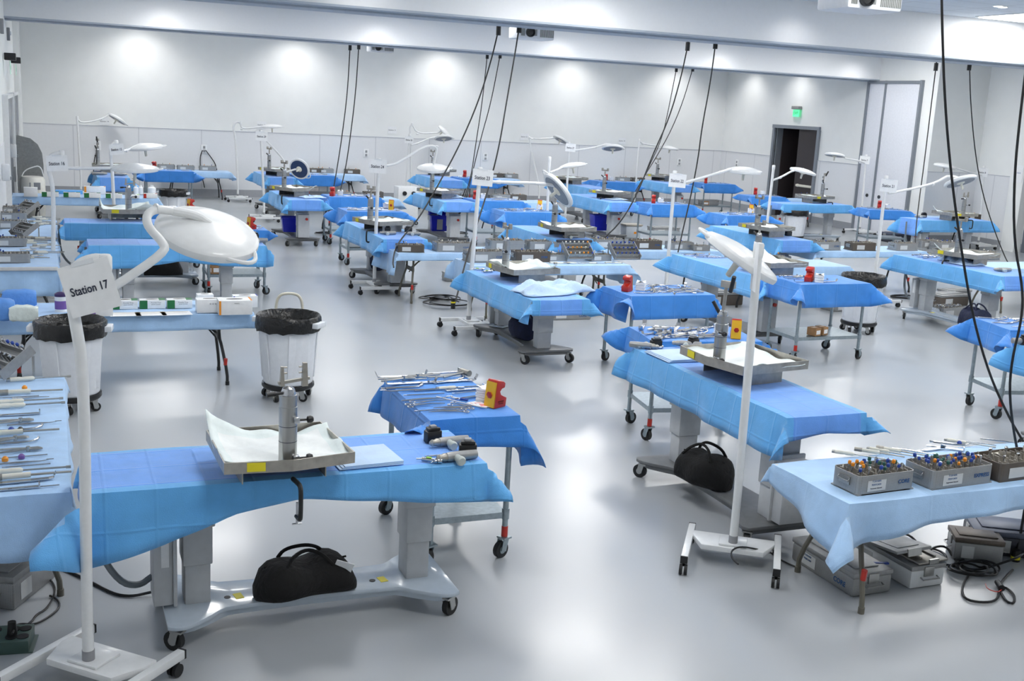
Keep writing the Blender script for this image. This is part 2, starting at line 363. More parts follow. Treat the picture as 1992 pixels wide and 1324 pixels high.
# ---------------------------------------------------------------- wall fittings
def outlet(loc, axis, label, group='white wall outlets above the wainscot seam'):
    o = thing('wall_outlet', label, 'outlet', loc, 0 if axis == 'Y' else -PI/2, group)
    MB().box((0, -.01, 0), (.16, .02, .24)).obj('cover_plate', paper, o, bevel=.006)
    MB().box((0, -.022, .05), (.06, .012, .07)).box((0, -.022, -.05), (.06, .012, .07)).obj('socket', greylab, o)
    return o
for px, py in ((190, 283), (397, 290), (712, 298), (1321, 315), (944, 305)):
    q = PY(px, py, YB-.014); outlet(q, 'Y', 'white outlet plate on the back wall wainscot', 'outlet plates along the back wall wainscot')
for px, py in ((1434, 318), (1602, 348)):
    q = PX(px, py, XR-.014); outlet(q, 'X', 'white outlet plate on the wall with the dark doorway', 'outlet plates on the wall with the dark doorway')
for px, py, nm, tx in ((203, 236, 'fourteen', 'Station 14'), (509, 243, 'thirty', 'Station 30'), (763, 253, 'thirty one', 'Station 31'), (1020, 266, 'thirty two', 'Station 32'), (1210, 274, 'thirty three', 'Station 33')):
    q = PY(px, py, YB-.016); o = thing('wall_sign', 'small white paper reading station %s taped on the back wall' % nm, 'sign', q)
    MB().box((0, 0, 0), (.26, .003, .2)).obj('sheet', paper, o); link('lettering', text_mesh(tx, .055, ink), o, (0, -.003, 0), FRONT)
q = PX(1980, 338, XR2-.26); o = thing('wall_notice', 'white printed notice on the white column at the edge', 'notice', q, -PI/2)
MB().box((0, 0, 0), (.3, .004, .42)).obj('sheet', paper, o); link('lettering', text_mesh('NOTICE', .05, bluetxt), o, (0, -.004, .02), FRONT)
# exit signs
q = PX(1552, 219, XR-.01); o = thing('exit_sign', 'green edge-lit exit sign above the dark doorway', 'exit sign', q)
MB().box((-.06, 0, .14), (.12, .36, .09)).obj('housing', alu, o, bevel=.01); MB().box((-.06, 0, -.02), (.012, .3, .2)).obj('sign_panel', exitg, o)
link('lettering', text_mesh('EXIT', .11, mat('exit_letter_green', C(20, 150, 90), .5)), o, (-.068, 0, -.02), (PI/2, 0, -PI/2))
for i, (px, py, d) in enumerate(((9, 132, 'nearer'), (22, 134, 'farther'))):
    q = P(px+6, py, 2.75+.55); q = PX(px+2, py, XL+.02) if False else Vector((XL+.12, (23.3, 27.2)[i], 3.2)); o = thing('exit_sign', 'small exit sign on the left wall, %s of the two black-topped ones' % d, 'exit sign', q)
    MB().box((0, 0, .1), (.2, .3, .13)).obj('housing', blackp, o, bevel=.01); MB().box((.0, 0, -.1), (.012, .3, .24)).obj('sign_panel', mat('exit_clear_panel', C(206, 240, 226), .2, emit=.15), o)
    link('lettering', text_mesh('EXIT', .11, mat('exit_letter_green', C(20, 150, 90), .5)), o, (.008, 0, -.1), (PI/2, 0, PI/2))
# ---------------------------------------------------------------- ceiling lights, downlights
def troffer(x, y):
    o = thing('ceiling_light', 'recessed square troffer light in the tiled ceiling', 'ceiling light', (x, y, ZC), 0, 'recessed troffer lights across the ceiling')
    MB().box((0, 0, -.008), (1.24, 1.24, .016)).obj('frame', white, o); MB().box((0, 0, -.02), (1.16, 1.16, .012)).obj('diffuser', lightm, o)
    return o
tp = Proto(troffer(0, 0))
q = P(1978, 30, ZC); XS0 = q.x
SP = []
for y in (3.2, 7.2, 11.4): SP += [(x, y) for x in (2.4, 6.9, 11.4, 15.9, 20.2)]
for y in (18.4, 22.6): SP += [(x, y) for x in (2.4, 6.9, 11.4, 15.2, 18.6)]
for px, py in ((1110, 1245), (1130, 985), (285, 770)): v = P(px, py, -ZC); SP.append((v.x, v.y))

SP += [(x, 28.6) for x in (2.4, 6.9, 11.4, 15.9)]
SP[9] = (20.2, 7.2); SP[14] = (q.x+.35, q.y)
for x, y in SP: tp.place((x, y, ZC), 0, 'recessed square troffer light in the tiled ceiling', 'recessed troffer lights across the ceiling') if (x, y) != SP[14] else None
o = dup(tp.o, (SP[14][0], SP[14][1], ZC), 0, 'bright recessed ceiling light showing beside the downlight pair')
for i, (px, py) in enumerate(((1942, 11), (1951, 13))):
    q = P(px, py, ZC); o = thing('downlight', 'small round downlight in the ceiling, one of a close pair', 'downlight', q, 0, 'pair of small ceiling downlights')
    MB().lathe([(.02, -.012), (.075, -.012), (.085, 0)], 20).obj('trim_ring', white, o); MB().lathe([(.01, -.016), (.06, -.014)], 16).obj('lens', lightm, o)
def spot(x, y, z, e, tilt=0, size=128):
    l = bpy.data.lights.new('wall_washer', 'SPOT'); l.energy = e; l.spot_size = R(size); l.spot_blend = .9; l.shadow_soft_size = .12; l.color = (1, .98, .96)
    o = bpy.data.objects.new('wall_washer', l); COL.objects.link(o); o.location = (x, y, z); o.rotation_euler = (tilt, 0, 0)
for px, py in ((270, 75), (575, 105), (858, 120), (1110, 130), (1310, 150)):
    q = PY(px, py, YB); spot(q.x, YB-.95, ZC-.05, 70, R(12))
for px, py in ((1150, 20), (1545, 45), (1955, 90), (700, -10)):
    q = PY(px, py, 15.2); spot(q.x, 15.22-.55, ZC-.05, 14, R(10))
for px, py in ((320, 30), (735, 60), (1085, 85), (1660, 125), (1400, 105)):
    q = PY(px, py, 24.6); spot(q.x, 24.6-.55, ZC-.05, 16, R(10))
for y in (28., 30.4):
    l = None; spot(XR-.7, y, ZC-.05, 60)
w = bpy.data.worlds.new('world'); scene.world = w; w.use_nodes = True; w.node_tree.nodes['Background'].inputs['Color'].default_value = (.95, .96, .97, 1); w.node_tree.nodes['Background'].inputs['Strength'].default_value = .25
scene.view_settings.view_transform = 'Standard'; scene.view_settings.look = 'None'; scene.view_settings.exposure = .68
scene.cycles.use_denoising = True; scene.cycles.use_adaptive_sampling = True; scene.cycles.adaptive_threshold = .025; scene.cycles.max_bounces = 8; scene.cycles.diffuse_bounces = 4; scene.cycles.glossy_bounces = 3; scene.cycles.sample_clamp_indirect = 6
# ---------------------------------------------------------------- builders
def caster_mb(r=.05, h=.13, fork=galv, ang=0.):
    b = MB(); M = Matrix.Rotation(ang, 4, 'Z')
    b.cyl(M @ Vector((.03, -.017, r)), M @ Vector((.03, .017, r)), r, n=18, mi=0)
    b.cyl(M @ Vector((.03, -.022, r)), M @ Vector((.03, .022, r)), r*.45, n=12, mi=1)
    for s in (-1, 1): b.box((0, 0, 0), (.045, .006, h-r), M=M @ Matrix.Translation((.018, s*.026, (h+r)/2-.008)) @ Matrix.Rotation(-.25, 4, 'Y'), mi=1)
    b.box((0, 0, 0), (.07, .07, .012), M=M @ Matrix.Translation((0, 0, h-.008)), mi=1)
    return b
def add_caster(parent, loc, r=.05, h=.13, ang=0., mats=None):
    return caster_mb(r, h, ang=ang).obj('caster', mats or [black, galv], parent, loc)
# ---- operating table
def op_table_proto(style, T=.82, bo=(0, 0)):
    o = thing('operating_table', 'x', 'operating table')
    m = bluegrey if style == 'light' else darkgrey
    base = MB(); zb = .15
    poly = []
    hw = lambda x: (.17+.17*min(1, (abs(x)-.5)/.2)**.8 if abs(x) > .5 else .17-.02*math.cos(x/.5*PI/2))*(1 if abs(x) < .77 else .93)
    xs = [-.8+1.6*i/40 for i in range(41)]
    poly = [(x, -hw(x)) for x in xs]+[(x, hw(x)) for x in reversed(xs)]
    base.prism(poly, zb-.012, zb+.012)
    base.prism([(x*.97, y*.86) for x, y in poly], zb-.05, zb-.013)
    base.obj('base_plate', m, o, bevel=.004)
    if style == 'light':
        for x in (-.4, .42):
            MB().box((x, -.05, zb+.0135), (.045, .07, .002), rz=.15).obj('warning_label', yellowb, o)
            MB().cyl((x-.06, -.05, zb+.012), (x-.06, -.05, zb+.0145), .018).obj('grommet', black, o)
    e = (T-.82)/3
    for x in (-.62, .62):
        c = MB(); a = zb+.01
        for w_, d_, hh in ((.135, .17, .19+e), (.155, .195, .18+e), (.18, .22, .24+e)): c.box((x, 0, a+hh/2), (w_, d_, hh)); a += hh
        c.obj('column', greyp, o, bevel=.008)
    MB().box((0, 0, T-.06), (1.86, .56, .03)).box((-.62, 0, T-.085), (.3, .4, .02)).box((.62, 0, T-.085), (.3, .4, .02)).obj('table_frame', greyp, o, bevel=.005)
    MB().box((0, 0, T-.025), (1.92, .6, .04)).obj('table_pad', mat('pad_vinyl', C(60, 66, 78), .5), o, bevel=.012)
    for x in (-.74, .74):
        for y in (-.28, .28):
            add_caster(o, (x, y, 0), .055, .125, .6 if x > 0 else 2.4, [black, steel])
    cb = MB().box((-.8, 0, .4), (.1, .22, .44)).box((-.74, .0, .41), (.02, .26, .47)).obj('control_box', greyp, o, bevel=.008)
    MB().cyl((-.85, -.05, .54), (-.88, -.05, .54), .025).obj('emergency_button', red, cb)
    MB().box((-.79, -.1115, .5), (.04, .003, .2)).obj('label', paper, cb)
    if style == 'light':
        n = MB().box((-.62, -.1115, T-.27), (.16, .003, .055)).obj('name_plate', greylab, o)
        link('lettering', text_mesh('OAKWORKS', .022, ink), n, (-.62, -.114, T-.26), FRONT); link('lettering', text_mesh('MEDICAL', .02, bluetxt), n, (-.61, -.114, T-.283), FRONT)
    hs = MB().tube([(-.85, .02, .3), (-.92, -.02, .27), (-1.02, -.05, .32), (-1.12, -.02, .5), (-1.12, 0, T-.06)], .018, 8, smooth=2).obj('hose', mat('grey_hose', C(112, 120, 126), .5), o) if style == 'light' else None
    return o
OPS = {}
def OPP(style, T, bo=(0, 0)):
    k = (style, round(T, 3), bo)
    if k not in OPS:
        OPS[k] = Proto(op_table_proto(style, T))
        for c in OPS[k].o.children:
            if not c.name.startswith(('table_frame', 'table_pad')): c.location.x += bo[0]; c.location.y += bo[1]
    return OPS[k]
# ---- generic drape: cloth laid over a rectangle, skirts and coned corners; ov = (x-, x+, y-, y+), each a number or a list along the edge
def lerp_list(v, u):
    if isinstance(v, (int, float)): return v
    u = min(.9999, max(0, u))*(len(v)-1); i = int(u); return v[i]+(v[i+1]-v[i])*(u-i)
def drape(name, label, cat, L, W, h, ov, mats, band=None, seed=0, loc=(0, 0), rz=0, tau=.1, cone=.75, wave=1., step=.05, lift=None, corner=None, endblue=True):
    rn = random.Random(seed); p1, p2, p3 = (rn.random()*6 for _ in range(3))
    b = MB(); b.uv = []
    na = max(6, int((L+.5)/step)); nb = max(6, int((W+.5)/step)); rows = []
    def spaced(o0, D, o1, n):
        t = o0+D+o1; k0 = max(3, round(o0/t*n)); k1 = max(3, round(o1/t*n)); k = max(5, n-k0-k1)
        return [('a', i/k0) for i in range(k0)]+[('m', i/k) for i in range(k)]+[('z', i/k1) for i in range(k1+1)]
    sa = spaced(.25, L, .25, na); sb = spaced(.25, W, .25, nb)
    def co(tag_, f, o0, D, o1): return (-D/2-o0*(1-f)) if tag_ == 'a' else (-D/2+D*f if tag_ == 'm' else D/2+o1*f)
    A = []; 
    for ta, fa in sa:
        row = []; ar = []
        for tb, fb in sb:
            ua = 0 if ta == 'a' else (1 if ta == 'z' else fa); ub = 0 if tb == 'a' else (1 if tb == 'z' else fb)
            a = co(ta, fa, lerp_list(ov[0], ub), L, lerp_list(ov[1], ub)); c = co(tb, fb, lerp_list(ov[2], ua), W, lerp_list(ov[3], ua))
            ds = max(abs(a)-L/2, 0); dt = max(abs(c)-W/2, 0); sx = 1 if a > 0 else -1; sy = 1 if c > 0 else -1
            if ds == 0 and dt == 0:
                z = h + .0025*math.sin(a*9+p1)*math.sin(c*11+p2)+.002
                x, y = a, c
                e = min(L/2-abs(a), W/2-abs(c))
                if e < .02: z -= (.02-e)*.25
            else:
                r = math.hypot(ds, dt); az = math.atan2(dt, ds)
                along = c if dt == 0 else a
                t = tau + wave*.1*min(1, r/.15)*math.sin(along*7.3+p1+3*sx)*math.sin(along*3.1+p3) + wave*.035*math.sin(along*17+p2)
                k = math.sin(2*az)
                cf = 1 if corner is None else corner[(0 if sx < 0 else 1)+(0 if sy < 0 else 2)]
                t = t*(1-k)+k*(tau+cone*cf*(1+.15*math.sin(p2+sx+sy)))
                out = r*math.sin(t)+.006; dz = r*math.cos(t)*(1-.06*k)+.004
                x = sx*(min(abs(a), L/2)+out*math.cos(az)*1.); y = sy*(min(abs(c), W/2)+out*math.sin(az)); z = h-dz
            if lift: z += lift(x, y)
            row.append((x, y, z)); b.uv.append((a, c)); ar.append(c)
        rows.append(row); A.append(ar)
    mif = (lambda i, j: 0 if abs((A[i][j]+A[i+1][j+1])/2) < band else 1) if band else None
    b.grid(rows, mif=mif)
    o = b.obj(name, mats, loc=(loc[0], loc[1], 0), rot=rz, angle=60)
    so = o.modifiers.new('thickness', 'SOLIDIFY'); so.thickness = .002; so.offset = 1
    return tag(o, label, cat)
# ---- instrument cart
def cart_proto(L=1.06, W=.66, h=.875):
    o = thing('instrument_cart', 'x', 'cart')
    MB().box((0, 0, h-.02), (L, W, .04)).obj('cart_top', galv, o, bevel=.006)
    MB().box((0, 0, .3), (L-.06, W-.06, .012)).box((0, -(W-.07)/2, .285), (L-.06, .012, .04)).box((0, (W-.07)/2, .285), (L-.06, .012, .04)).box(((L-.07)/2, 0, .285), (.012, W-.06, .04)).box((-(L-.07)/2, 0, .285), (.012, W-.06, .04)).obj('lower_shelf', galv, o)
    for x in (-1, 1):
        for y in (-1, 1):
            lg = MB().cyl((x*(L/2-.035), y*(W/2-.035), .12), (x*(L/2-.035), y*(W/2-.035), h-.02), .019, n=12).cyl((x*(L/2-.035), y*(W/2-.035), .26), (x*(L/2-.035), y*(W/2-.035), .33), .025, n=12).obj('leg', galv, o)
            caster_mb(.055, .14, ang=.8*x*y+1.2).obj('caster', [black, galv], lg, (x*(L/2-.035), y*(W/2-.035), 0))
    MB().cyl((-(L/2-.035), -(W/2-.035), .14), (-(L/2-.035), -(W/2-.035), .21), .0215, n=12).obj('red_tape', red, o)
    return o
CARTS = {}
def CARTP(L, W, h):
    k = (round(L, 2), round(W, 2), round(h, 2))
    if k not in CARTS: CARTS[k] = Proto(cart_proto(k[0]-.02, k[1]-.02, h-.008))
    return CARTS[k]
# ---- folding table
def fold_proto(L, W=.76, h=.74, legm=legdark, nm='x'):
    o = thing('folding_table', 'x', 'folding table')
    MB().box((0, 0, h-.022), (L, W, .04)).obj('table_top', mat('grey_table_plastic', C(196, 198, 200), .5), o, bevel=.01)
    for s in (-1, 1):
        x = s*(L/2-.3)
        f = MB()
        for y in (-1, 1):
            f.tube([(x, y*.16, h-.05), (x, y*.16, .46), (x+s*.02, y*.2, .38), (x+s*.06, y*.31, .12), (x+s*.06, y*.315, .0)], .016, 8, smooth=1)
            f.cyl((x+s*.06, y*.315, 0), (x+s*.06, y*.315, .04), .02, n=10)
        f.box((x, 0, .47), (.03, .34, .05)).tube([(x, -.3, h-.055), (x, .3, h-.055)], .015, 8)
        f.tube([(x, 0, .47), (x-s*.28, 0, h-.06)], .011, 8).tube([(x, .05, .41), (x-s*.12, 0, .56)], .009, 8)
        f.obj('leg_frame', legm, o)
        MB().cyl((x+s*.045, -.28, .2), (x+s*.048, -.289, .265), .0185, n=10).obj('red_band', red, o)
    return o
FOLD8 = Proto(fold_proto(2.4)); FOLD6 = Proto(fold_proto(1.8)); FOLDB = Proto(fold_proto(2.4, legm=legbrown))
# ---- tray with limb clamp
def tray_proto():
    o = thing('dissection_tray', 'x', 'tray')
    st = MB()
    for s in (-1, 1): st.box((s*.24, 0, .055), (.006, .36, .11))
    st.box((0, .18, .055), (.48, .006, .11)).box((0, 0, .112), (.5, .4, .006))
    st.obj('stand', steeld, o)
    out = [(-.37, -.32), (0, -.37), (.37, -.32), (.35, .33), (-.35, .33)]
    t = MB(); t.prism([(x*.99, y*.99) for x, y in out], .116, .121)
    n = len(out)
    for i in range(n):
        a = Vector((*out[i], 0)); c = Vector((*out[(i+1) % n], 0)); d = (c-a).normalized(); nn = Vector((d.y, -d.x, 0))*.004
        vs = []
        for z in (.116, .182):
            vs += [a+Vector((0, 0, z)), c+Vector((0, 0, z)), c-nn*2+Vector((0, 0, z)), a-nn*2+Vector((0, 0, z))]
        t.add(vs, [(0, 1, 5, 4), (2, 3, 7, 6), (4, 5, 6, 7), (0, 3, 2, 1), (0, 4, 7, 3), (1, 2, 6, 5)])
    t.obj('tray_pan', steeld, o)
    MB().box((-.2, -.3475, .152), (.1, .003, .05), rz=-.135).obj('sticker', yellowb, o)
    return o
TRAY = Proto(tray_proto())
def clamp_proto(var=0):
    o = thing('limb_clamp', 'x', 'clamp')
    MB().lathe([(.046, 0), (.046, .3), (.043, .302), (.043, .36), (.036, .36), (.036, .345)], 22).obj('cylinder', steel, o)
    g = MB()
    for z in (.12, .2): g.lathe([(.0466, z), (.0466, z+.003)], 22, cap=False)
    g.obj('graduation_line', ink, o)
    for z, s in ((.24, 1), (.04, 1)):
        k = MB().box((s*.03, -.05, z), (.03, .03, .03)).obj('lock_bracket', chrome, o, bevel=.003)
        MB().cyl((s*.04, -.052, z), (s*.085, -.052, z), .006, mi=0).lathe([(.004, 0), (.017, .006), (.02, .02), (.014, .034), (.003, .038)], 12, M=Matrix.Translation((s*.08, -.052, z)) @ Matrix.Rotation(PI/2*s, 4, 'Y')).obj('knob', blackp, k)
    hd = MB().lathe([(.036, .355), (.038, .372), (.03, .395), (.012, .405), (.003, .407)], 18).obj('swivel_head', chrome, o)
    if var == 0:
        MB().cyl((0, -.01, .375), (-.1, -.02, .372), .008).cyl((-.07, -.016, .373), (-.115, -.022, .371), .013).obj('lever', blackp, hd)
        a = MB().box((.03, .01, .43), (.16, .02, .014), rot=Matrix.Rotation(-.12, 4, 'Y')).box((-.03, .01, .455), (.022, .03, .1), top=.6).box((.085, .01, .46), (.03, .03, .12), top=.7)
        for z in (.47, .5): a.cyl((-.03, .01, z), (-.005, .01, z), .004).cyl((.085, .01, z), (.055, .01, z), .004)
        a.obj('clamp_jaws', steeld, o)
    elif var == 1:
        MB().cyl((-.02, -.02, .38), (-.065, -.05, .46), .014).obj('lever', blackp, hd)
        MB().cyl((0, 0, .4), (.01, 0, .58), .014).box((.03, 0, .6), (.11, .03, .05), rz=.4).obj('clamp_jaws', steeld, o)
        MB().cyl((.06, 0, .55), (.11, -.02, .67), .016).obj('grip', blackp, o)
    else:
        MB().cyl((-.02, -.02, .37), (-.075, -.03, .41), .013).obj('lever', blackp, hd)
        MB().cyl((0, 0, .4), (0, 0, .5), .014).box((0, 0, .52), (.17, .04, .03)).box((-.075, 0, .54), (.03, .04, .06)).box((.075, 0, .54), (.03, .04, .06)).obj('clamp_jaws', steeld, o)
    return o
CLAMP = [Proto(clamp_proto(i)) for i in range(3)]
def cclamp_proto():
    o = thing('table_clamp', 'x', 'clamp')
    MB().tube([(0, .1, .02), (0, 0, .03), (0, -.045, .03), (0, -.06, .0), (0, -.06, -.12), (0, -.045, -.15), (0, .02, -.15)], .0125, 8, smooth=2).obj('frame', blackp, o)
    MB().cyl((0, .012, -.19), (0, .012, -.075), .006).cyl((-.025, .012, -.188), (.025, .012, -.188), .004).obj('screw', chrome, o)
    return o
CCL = Proto(cclamp_proto())
def pad(name, label, loc, rz, w=.74, d=.6, seed=0, up=.03, corner=None):
    rn = random.Random(seed); n, m = 22, 18; rows = []; p = [rn.random()*6 for _ in range(6)]
    for i in range(m+1):
        r = []
        for j in range(n+1):
            u, v = j/n*2-1, i/m*2-1
            e = max(0, max(abs(u), abs(v))-.78)/.22
            z = .012+.012*math.sin(u*4+p[0])*math.sin(v*5+p[1])+.008*math.sin(u*9+v*7+p[2])+e*e*up*(.75+.5*math.sin(u*2+p[3]+v*3))
            if corner:
                for cu, cv, hh in corner:
                    q = max(0, 1-math.hypot(u-cu, v-cv)/.75); z += hh*q*q
            z = max(z, .006)
            r.append((u*w/2*(1-.03*e), v*d/2*(1-.03*e), z))
        rows.append(r)
    b = MB(); b.grid(rows, mif=lambda i, j: 1 if i in (0, 1, m-1, m-2) or j in (0, 1, n-1, n-2) else 0)
    o = b.obj(name, [padm, padedge], loc=loc, rot=rz, angle=70); so = o.modifiers.new('thickness', 'SOLIDIFY'); so.thickness = .004; so.offset = 1
    return tag(o, label, 'absorbent pad')
# ---- sharps container
def sharps_proto():
    o = thing('sharps_container', 'x', 'sharps container')
    prof = [(-.055, 0), (.075, 0), (.085, .07), (.05, .085), (.022, .1), (.012, .125), (.03, .145), (.06, .15), (.065, .185), (.045, .2), (-.02, .215), (-.03, .2)]
    b = MB(); n = len(prof); w = .05
    vs = [(-w, y, z) for y, z in prof]+[(w, y, z) for y, z in prof]
    b.add(vs, [tuple(range(n)), tuple(reversed(range(n, 2*n)))]+[(i, n+i, n+(i+1) % n, (i+1) % n) for i in range(n)])
    b.obj('body', red, o, bevel=.006)
    f = MB(); d = Vector((0, .025, .2)).normalized()
    f.add([(-.052, -.058, .008), (.052, -.058, .008), (.05, -.036, .2), (-.05, -.036, .2)], [(0, 1, 2, 3)]); f.add([(-.052, -.05, .008), (.052, -.05, .008), (.05, -.03, .2), (-.05, -.03, .2)], [(0, 3, 2, 1)])
    f.obj('front_label', yellow, o)
    MB().lathe([(.028, 0), (.028, .006), (.006, .01)], 6, M=Matrix.Translation((0, -.053, .1)) @ Matrix.Rotation(PI/2, 4, 'X') @ Matrix.Rotation(R(8), 4, 'X')).obj('warning_symbol', red, o)
    MB().box((.0515, .02, .05), (.002, .06, .012)).box((.0515, .02, .034), (.002, .05, .008)).obj('side_print', mat('dark_red_print', C(110, 22, 18), .5), o)
    return o
SHARPS = Proto(sharps_proto())
def gauze_proto():
    o = thing('gauze_stack', 'x', 'gauze')
    b = MB()
    for k in range(6): b.box((.002*math.sin(k*2), .002*math.cos(k*3), .008+k*.0155), (.105, .105, .0145), rz=.05*math.sin(k*1.7))
    b.obj('folded_pads', gauze, o, bevel=.004)
    rows = [[(u*.05, v*.05, .1+.012*math.sin(u*3+v*2)) for u in (-1, -.5, 0, .5, 1)] for v in (-1, -.5, 0, .5, 1)]
    MB().grid(rows).obj('top_sheet', gauze, o); return o
GAUZE = Proto(gauze_proto())
# ---- power drill and battery
def drill_proto():
    o = thing('surgical_drill', 'x', 'drill')
    MB().lathe([(.012, -.12), (.024, -.115), (.027, -.06), (.027, .05), (.024, .07)], 18, M=Matrix.Translation((0, 0, .028)) @ Matrix.Rotation(PI/2, 4, 'Y')).obj('motor_body', alu, o)
    MB().lathe([(.022, .07), (.024, .085), (.018, .1), (.02, .115), (.01, .13)], 14, M=Matrix.Translation((0, 0, .028)) @ Matrix.Rotation(PI/2, 4, 'Y')).obj('chuck', steeld, o)
    MB().lathe([(.02, 0), (.021, .04), (.027, .06), (.028, .075), (.022, .085)], 14, M=Matrix.Translation((.015, .0, .028)) @ Matrix.Rotation(-PI/2-.1, 4, 'X')).obj('pistol_grip', mat('grip_grey', C(176, 184, 182), .5), o)
    return o
DRILL = Proto(drill_proto())
def battery_proto():
    o = thing('battery_pack', 'x', 'battery')
    MB().prism([(-.045, -.028), (.045, -.028), (.045, .02), (.03, .038), (-.03, .038), (-.045, .02)], 0, .065).prism([(-.038, -.022), (.038, -.022), (.03, .03), (-.03, .03)], .065, .082).obj('housing', blackp, o, bevel=.004)
    MB().box((0, 0, .088), (.035, .03, .014)).obj('terminal', greylab, o, bevel=.002); return o
BATT = Proto(battery_proto())
def attachment_proto():
    o = thing('drill_attachment', 'x', 'drill attachment')
    MB().cyl((-.06, 0, .014), (.03, 0, .014), .012).cyl((.03, 0, .014), (.05, .01, .014), .016).cyl((-.06, 0, .014), (-.09, -.01, .014), .004).obj('body', chrome, o)
    MB().box((-.02, 0, .027), (.03, .02, .003)).obj('green_label', mat('lime_label', C(150, 200, 70), .5), o); return o
ATT = Proto(attachment_proto())
# ---- hand instruments (lying flat, long axis X)
def inst(name, cat, mats, fn, **k):
    b = MB(); fn(b); o = b.obj(name, mats, **k); return Proto(tag(o, 'x', cat))
def ring(b, x, y, r=.012, t=.0025):
    b.tube([(x+r*math.cos(a*PI/6), y+r*math.sin(a*PI/6), .004) for a in range(13)], t, 6)
def f_forceps(b):
    b.tube([(-.07, .018, .004), (-.03, .006, .005), (.02, 0, .006), (.085, -.001, .004)], [.003, .0035, .004, .0016], 6); b.tube([(-.07, -.018, .005), (-.03, -.006, .006), (.02, 0, .007), (.085, .001, .005)], [.003, .0035, .004, .0016], 6); ring(b, -.081, .02); ring(b, -.081, -.02)
def f_retract(b):
    pts = [(-.13, .03), (-.12, .004), (-.1, .003), (.1, .003), (.118, .006), (.128, .03)]
    for i in range(len(pts)-1):
        (x0, z0), (x1, z1) = pts[i], pts[i+1]; w = .014
        b.add([(x0, -w, z0), (x0, w, z0), (x1, w, z1), (x1, -w, z1), (x0, -w, z0+.003), (x0, w, z0+.003), (x1, w, z1+.003), (x1, -w, z1+.003)], [(0, 1, 2, 3), (7, 6, 5, 4), (0, 3, 7, 4), (1, 5, 6, 2), (0, 4, 5, 1), (3, 2, 6, 7)])
def f_elev(b):
    b.tube([(-.11, 0, .005), (-.02, 0, .006), (.02, 0, .006), (.08, 0, .005), (.115, 0, .009)], [.003, .006, .0055, .003, .002], 8); b.box((.12, 0, .011), (.03, .012, .002))
def f_rod(b): b.cyl((-.09, 0, .004), (.09, 0, .004), .0032, n=8).box((-.095, 0, .004), (.02, .007, .004))
def f_plier(b):
    b.tube([(-.12, .025, .008), (-.06, .018, .009), (0, .0, .01), (.04, -.008, .009), (.06, -.004, .008)], [.005, .006, .008, .007, .003], 8); b.tube([(-.12, -.025, .009), (-.06, -.018, .01), (0, 0, .011), (.04, .008, .01), (.06, .004, .009)], [.005, .006, .008, .007, .003], 8); b.cyl((0, 0, .0), (0, 0, .022), .009)
def f_curved(b):
    b.tube([(-.13, 0, .006), (-.02, .0, .006), (.03, .012, .006), (.06, .04, .006), (.065, .07, .006)], [.007, .006, .005, .005, .007], 8); b.tube([(-.13, .0, .006), (-.15, .015, .006), (-.15, -.015, .006), (-.13, 0, .006)], .003, 6)
def f_plate(b): b.box((0, 0, .004), (.2, .026, .004)).box((.1, 0, .012), (.006, .03, .02)).box((-.06, 0, .0065), (.03, .012, .002))
I_FOR = inst('forceps', 'forceps', chrome, f_forceps); I_RET = inst('retractor', 'retractor', chrome, f_retract); I_ELE = inst('bone_elevator', 'surgical instrument', chrome, f_elev)
I_ROD = inst('drill_guide_rod', 'surgical instrument', chrome, f_rod); I_PLI = inst('bone_pliers', 'pliers', steel, f_plier); I_CUR = inst('curved_retractor', 'retractor', chrome, f_curved); I_PLA = inst('flat_spatula', 'surgical instrument', chrome, f_plate)
def driver_proto():
    o = thing('handled_driver', 'x', 'surgical instrument')
    MB().cyl((-.16, 0, .013), (.155, 0, .012), .0045).cyl((.15, 0, .012), (.17, 0, .012), .007).cyl((-.148, 0, .013), (-.165, 0, .013), .011).obj('shaft', steel, o)
    MB().lathe([(.007, -.15), (.0125, -.145), (.013, -.1), (.0105, -.085), (.013, -.07), (.0125, -.03), (.007, -.02)], 12, M=Matrix.Translation((0, 0, .013)) @ Matrix.Rotation(PI/2, 4, 'Y')).obj('handle', offwhite, o); return o
DRV = Proto(driver_proto())
def tdriver_proto():
    o = thing('impactor_handle', 'x', 'surgical instrument')
    MB().cyl((-.13, 0, .014), (.16, 0, .012), .005).cyl((-.16, 0, .014), (-.11, 0, .014), .015).obj('shaft', steeld, o)
    MB().cyl((-.11, 0, .014), (.0, 0, .014), .0125).obj('handle', offwhite, o); return o
DRV2 = Proto(tdriver_proto())
def mallet_proto():
    o = thing('surgical_mallet', 'x', 'mallet')
    MB().cyl((0, -.045, .024), (0, .045, .024), .023, n=18).obj('head', steeld, o); MB().cyl((-.02, 0, .024), (-.2, 0, .012), .0085).obj('shaft', steel, o); return o
MALLET = Proto(mallet_proto())
def peg_proto(col, nm):
    o = MB().cyl((0, 0, 0), (0, 0, .05), .004, n=8, mi=1).lathe([(.005, .05), (.0085, .054), (.0085, .066), (.005, .07)], 10).obj('instrument_peg', [col, chrome]); return Proto(tag(o, 'x', 'surgical instrument'))
PEG = dict(orange=peg_proto(orange, 'o'), blue=peg_proto(bluep, 'b'), white=peg_proto(offwhite, 'w'), steel=peg_proto(chrome, 's'), green=peg_proto(mat('dark_green_cap', C(40, 92, 84), .5), 'g'))
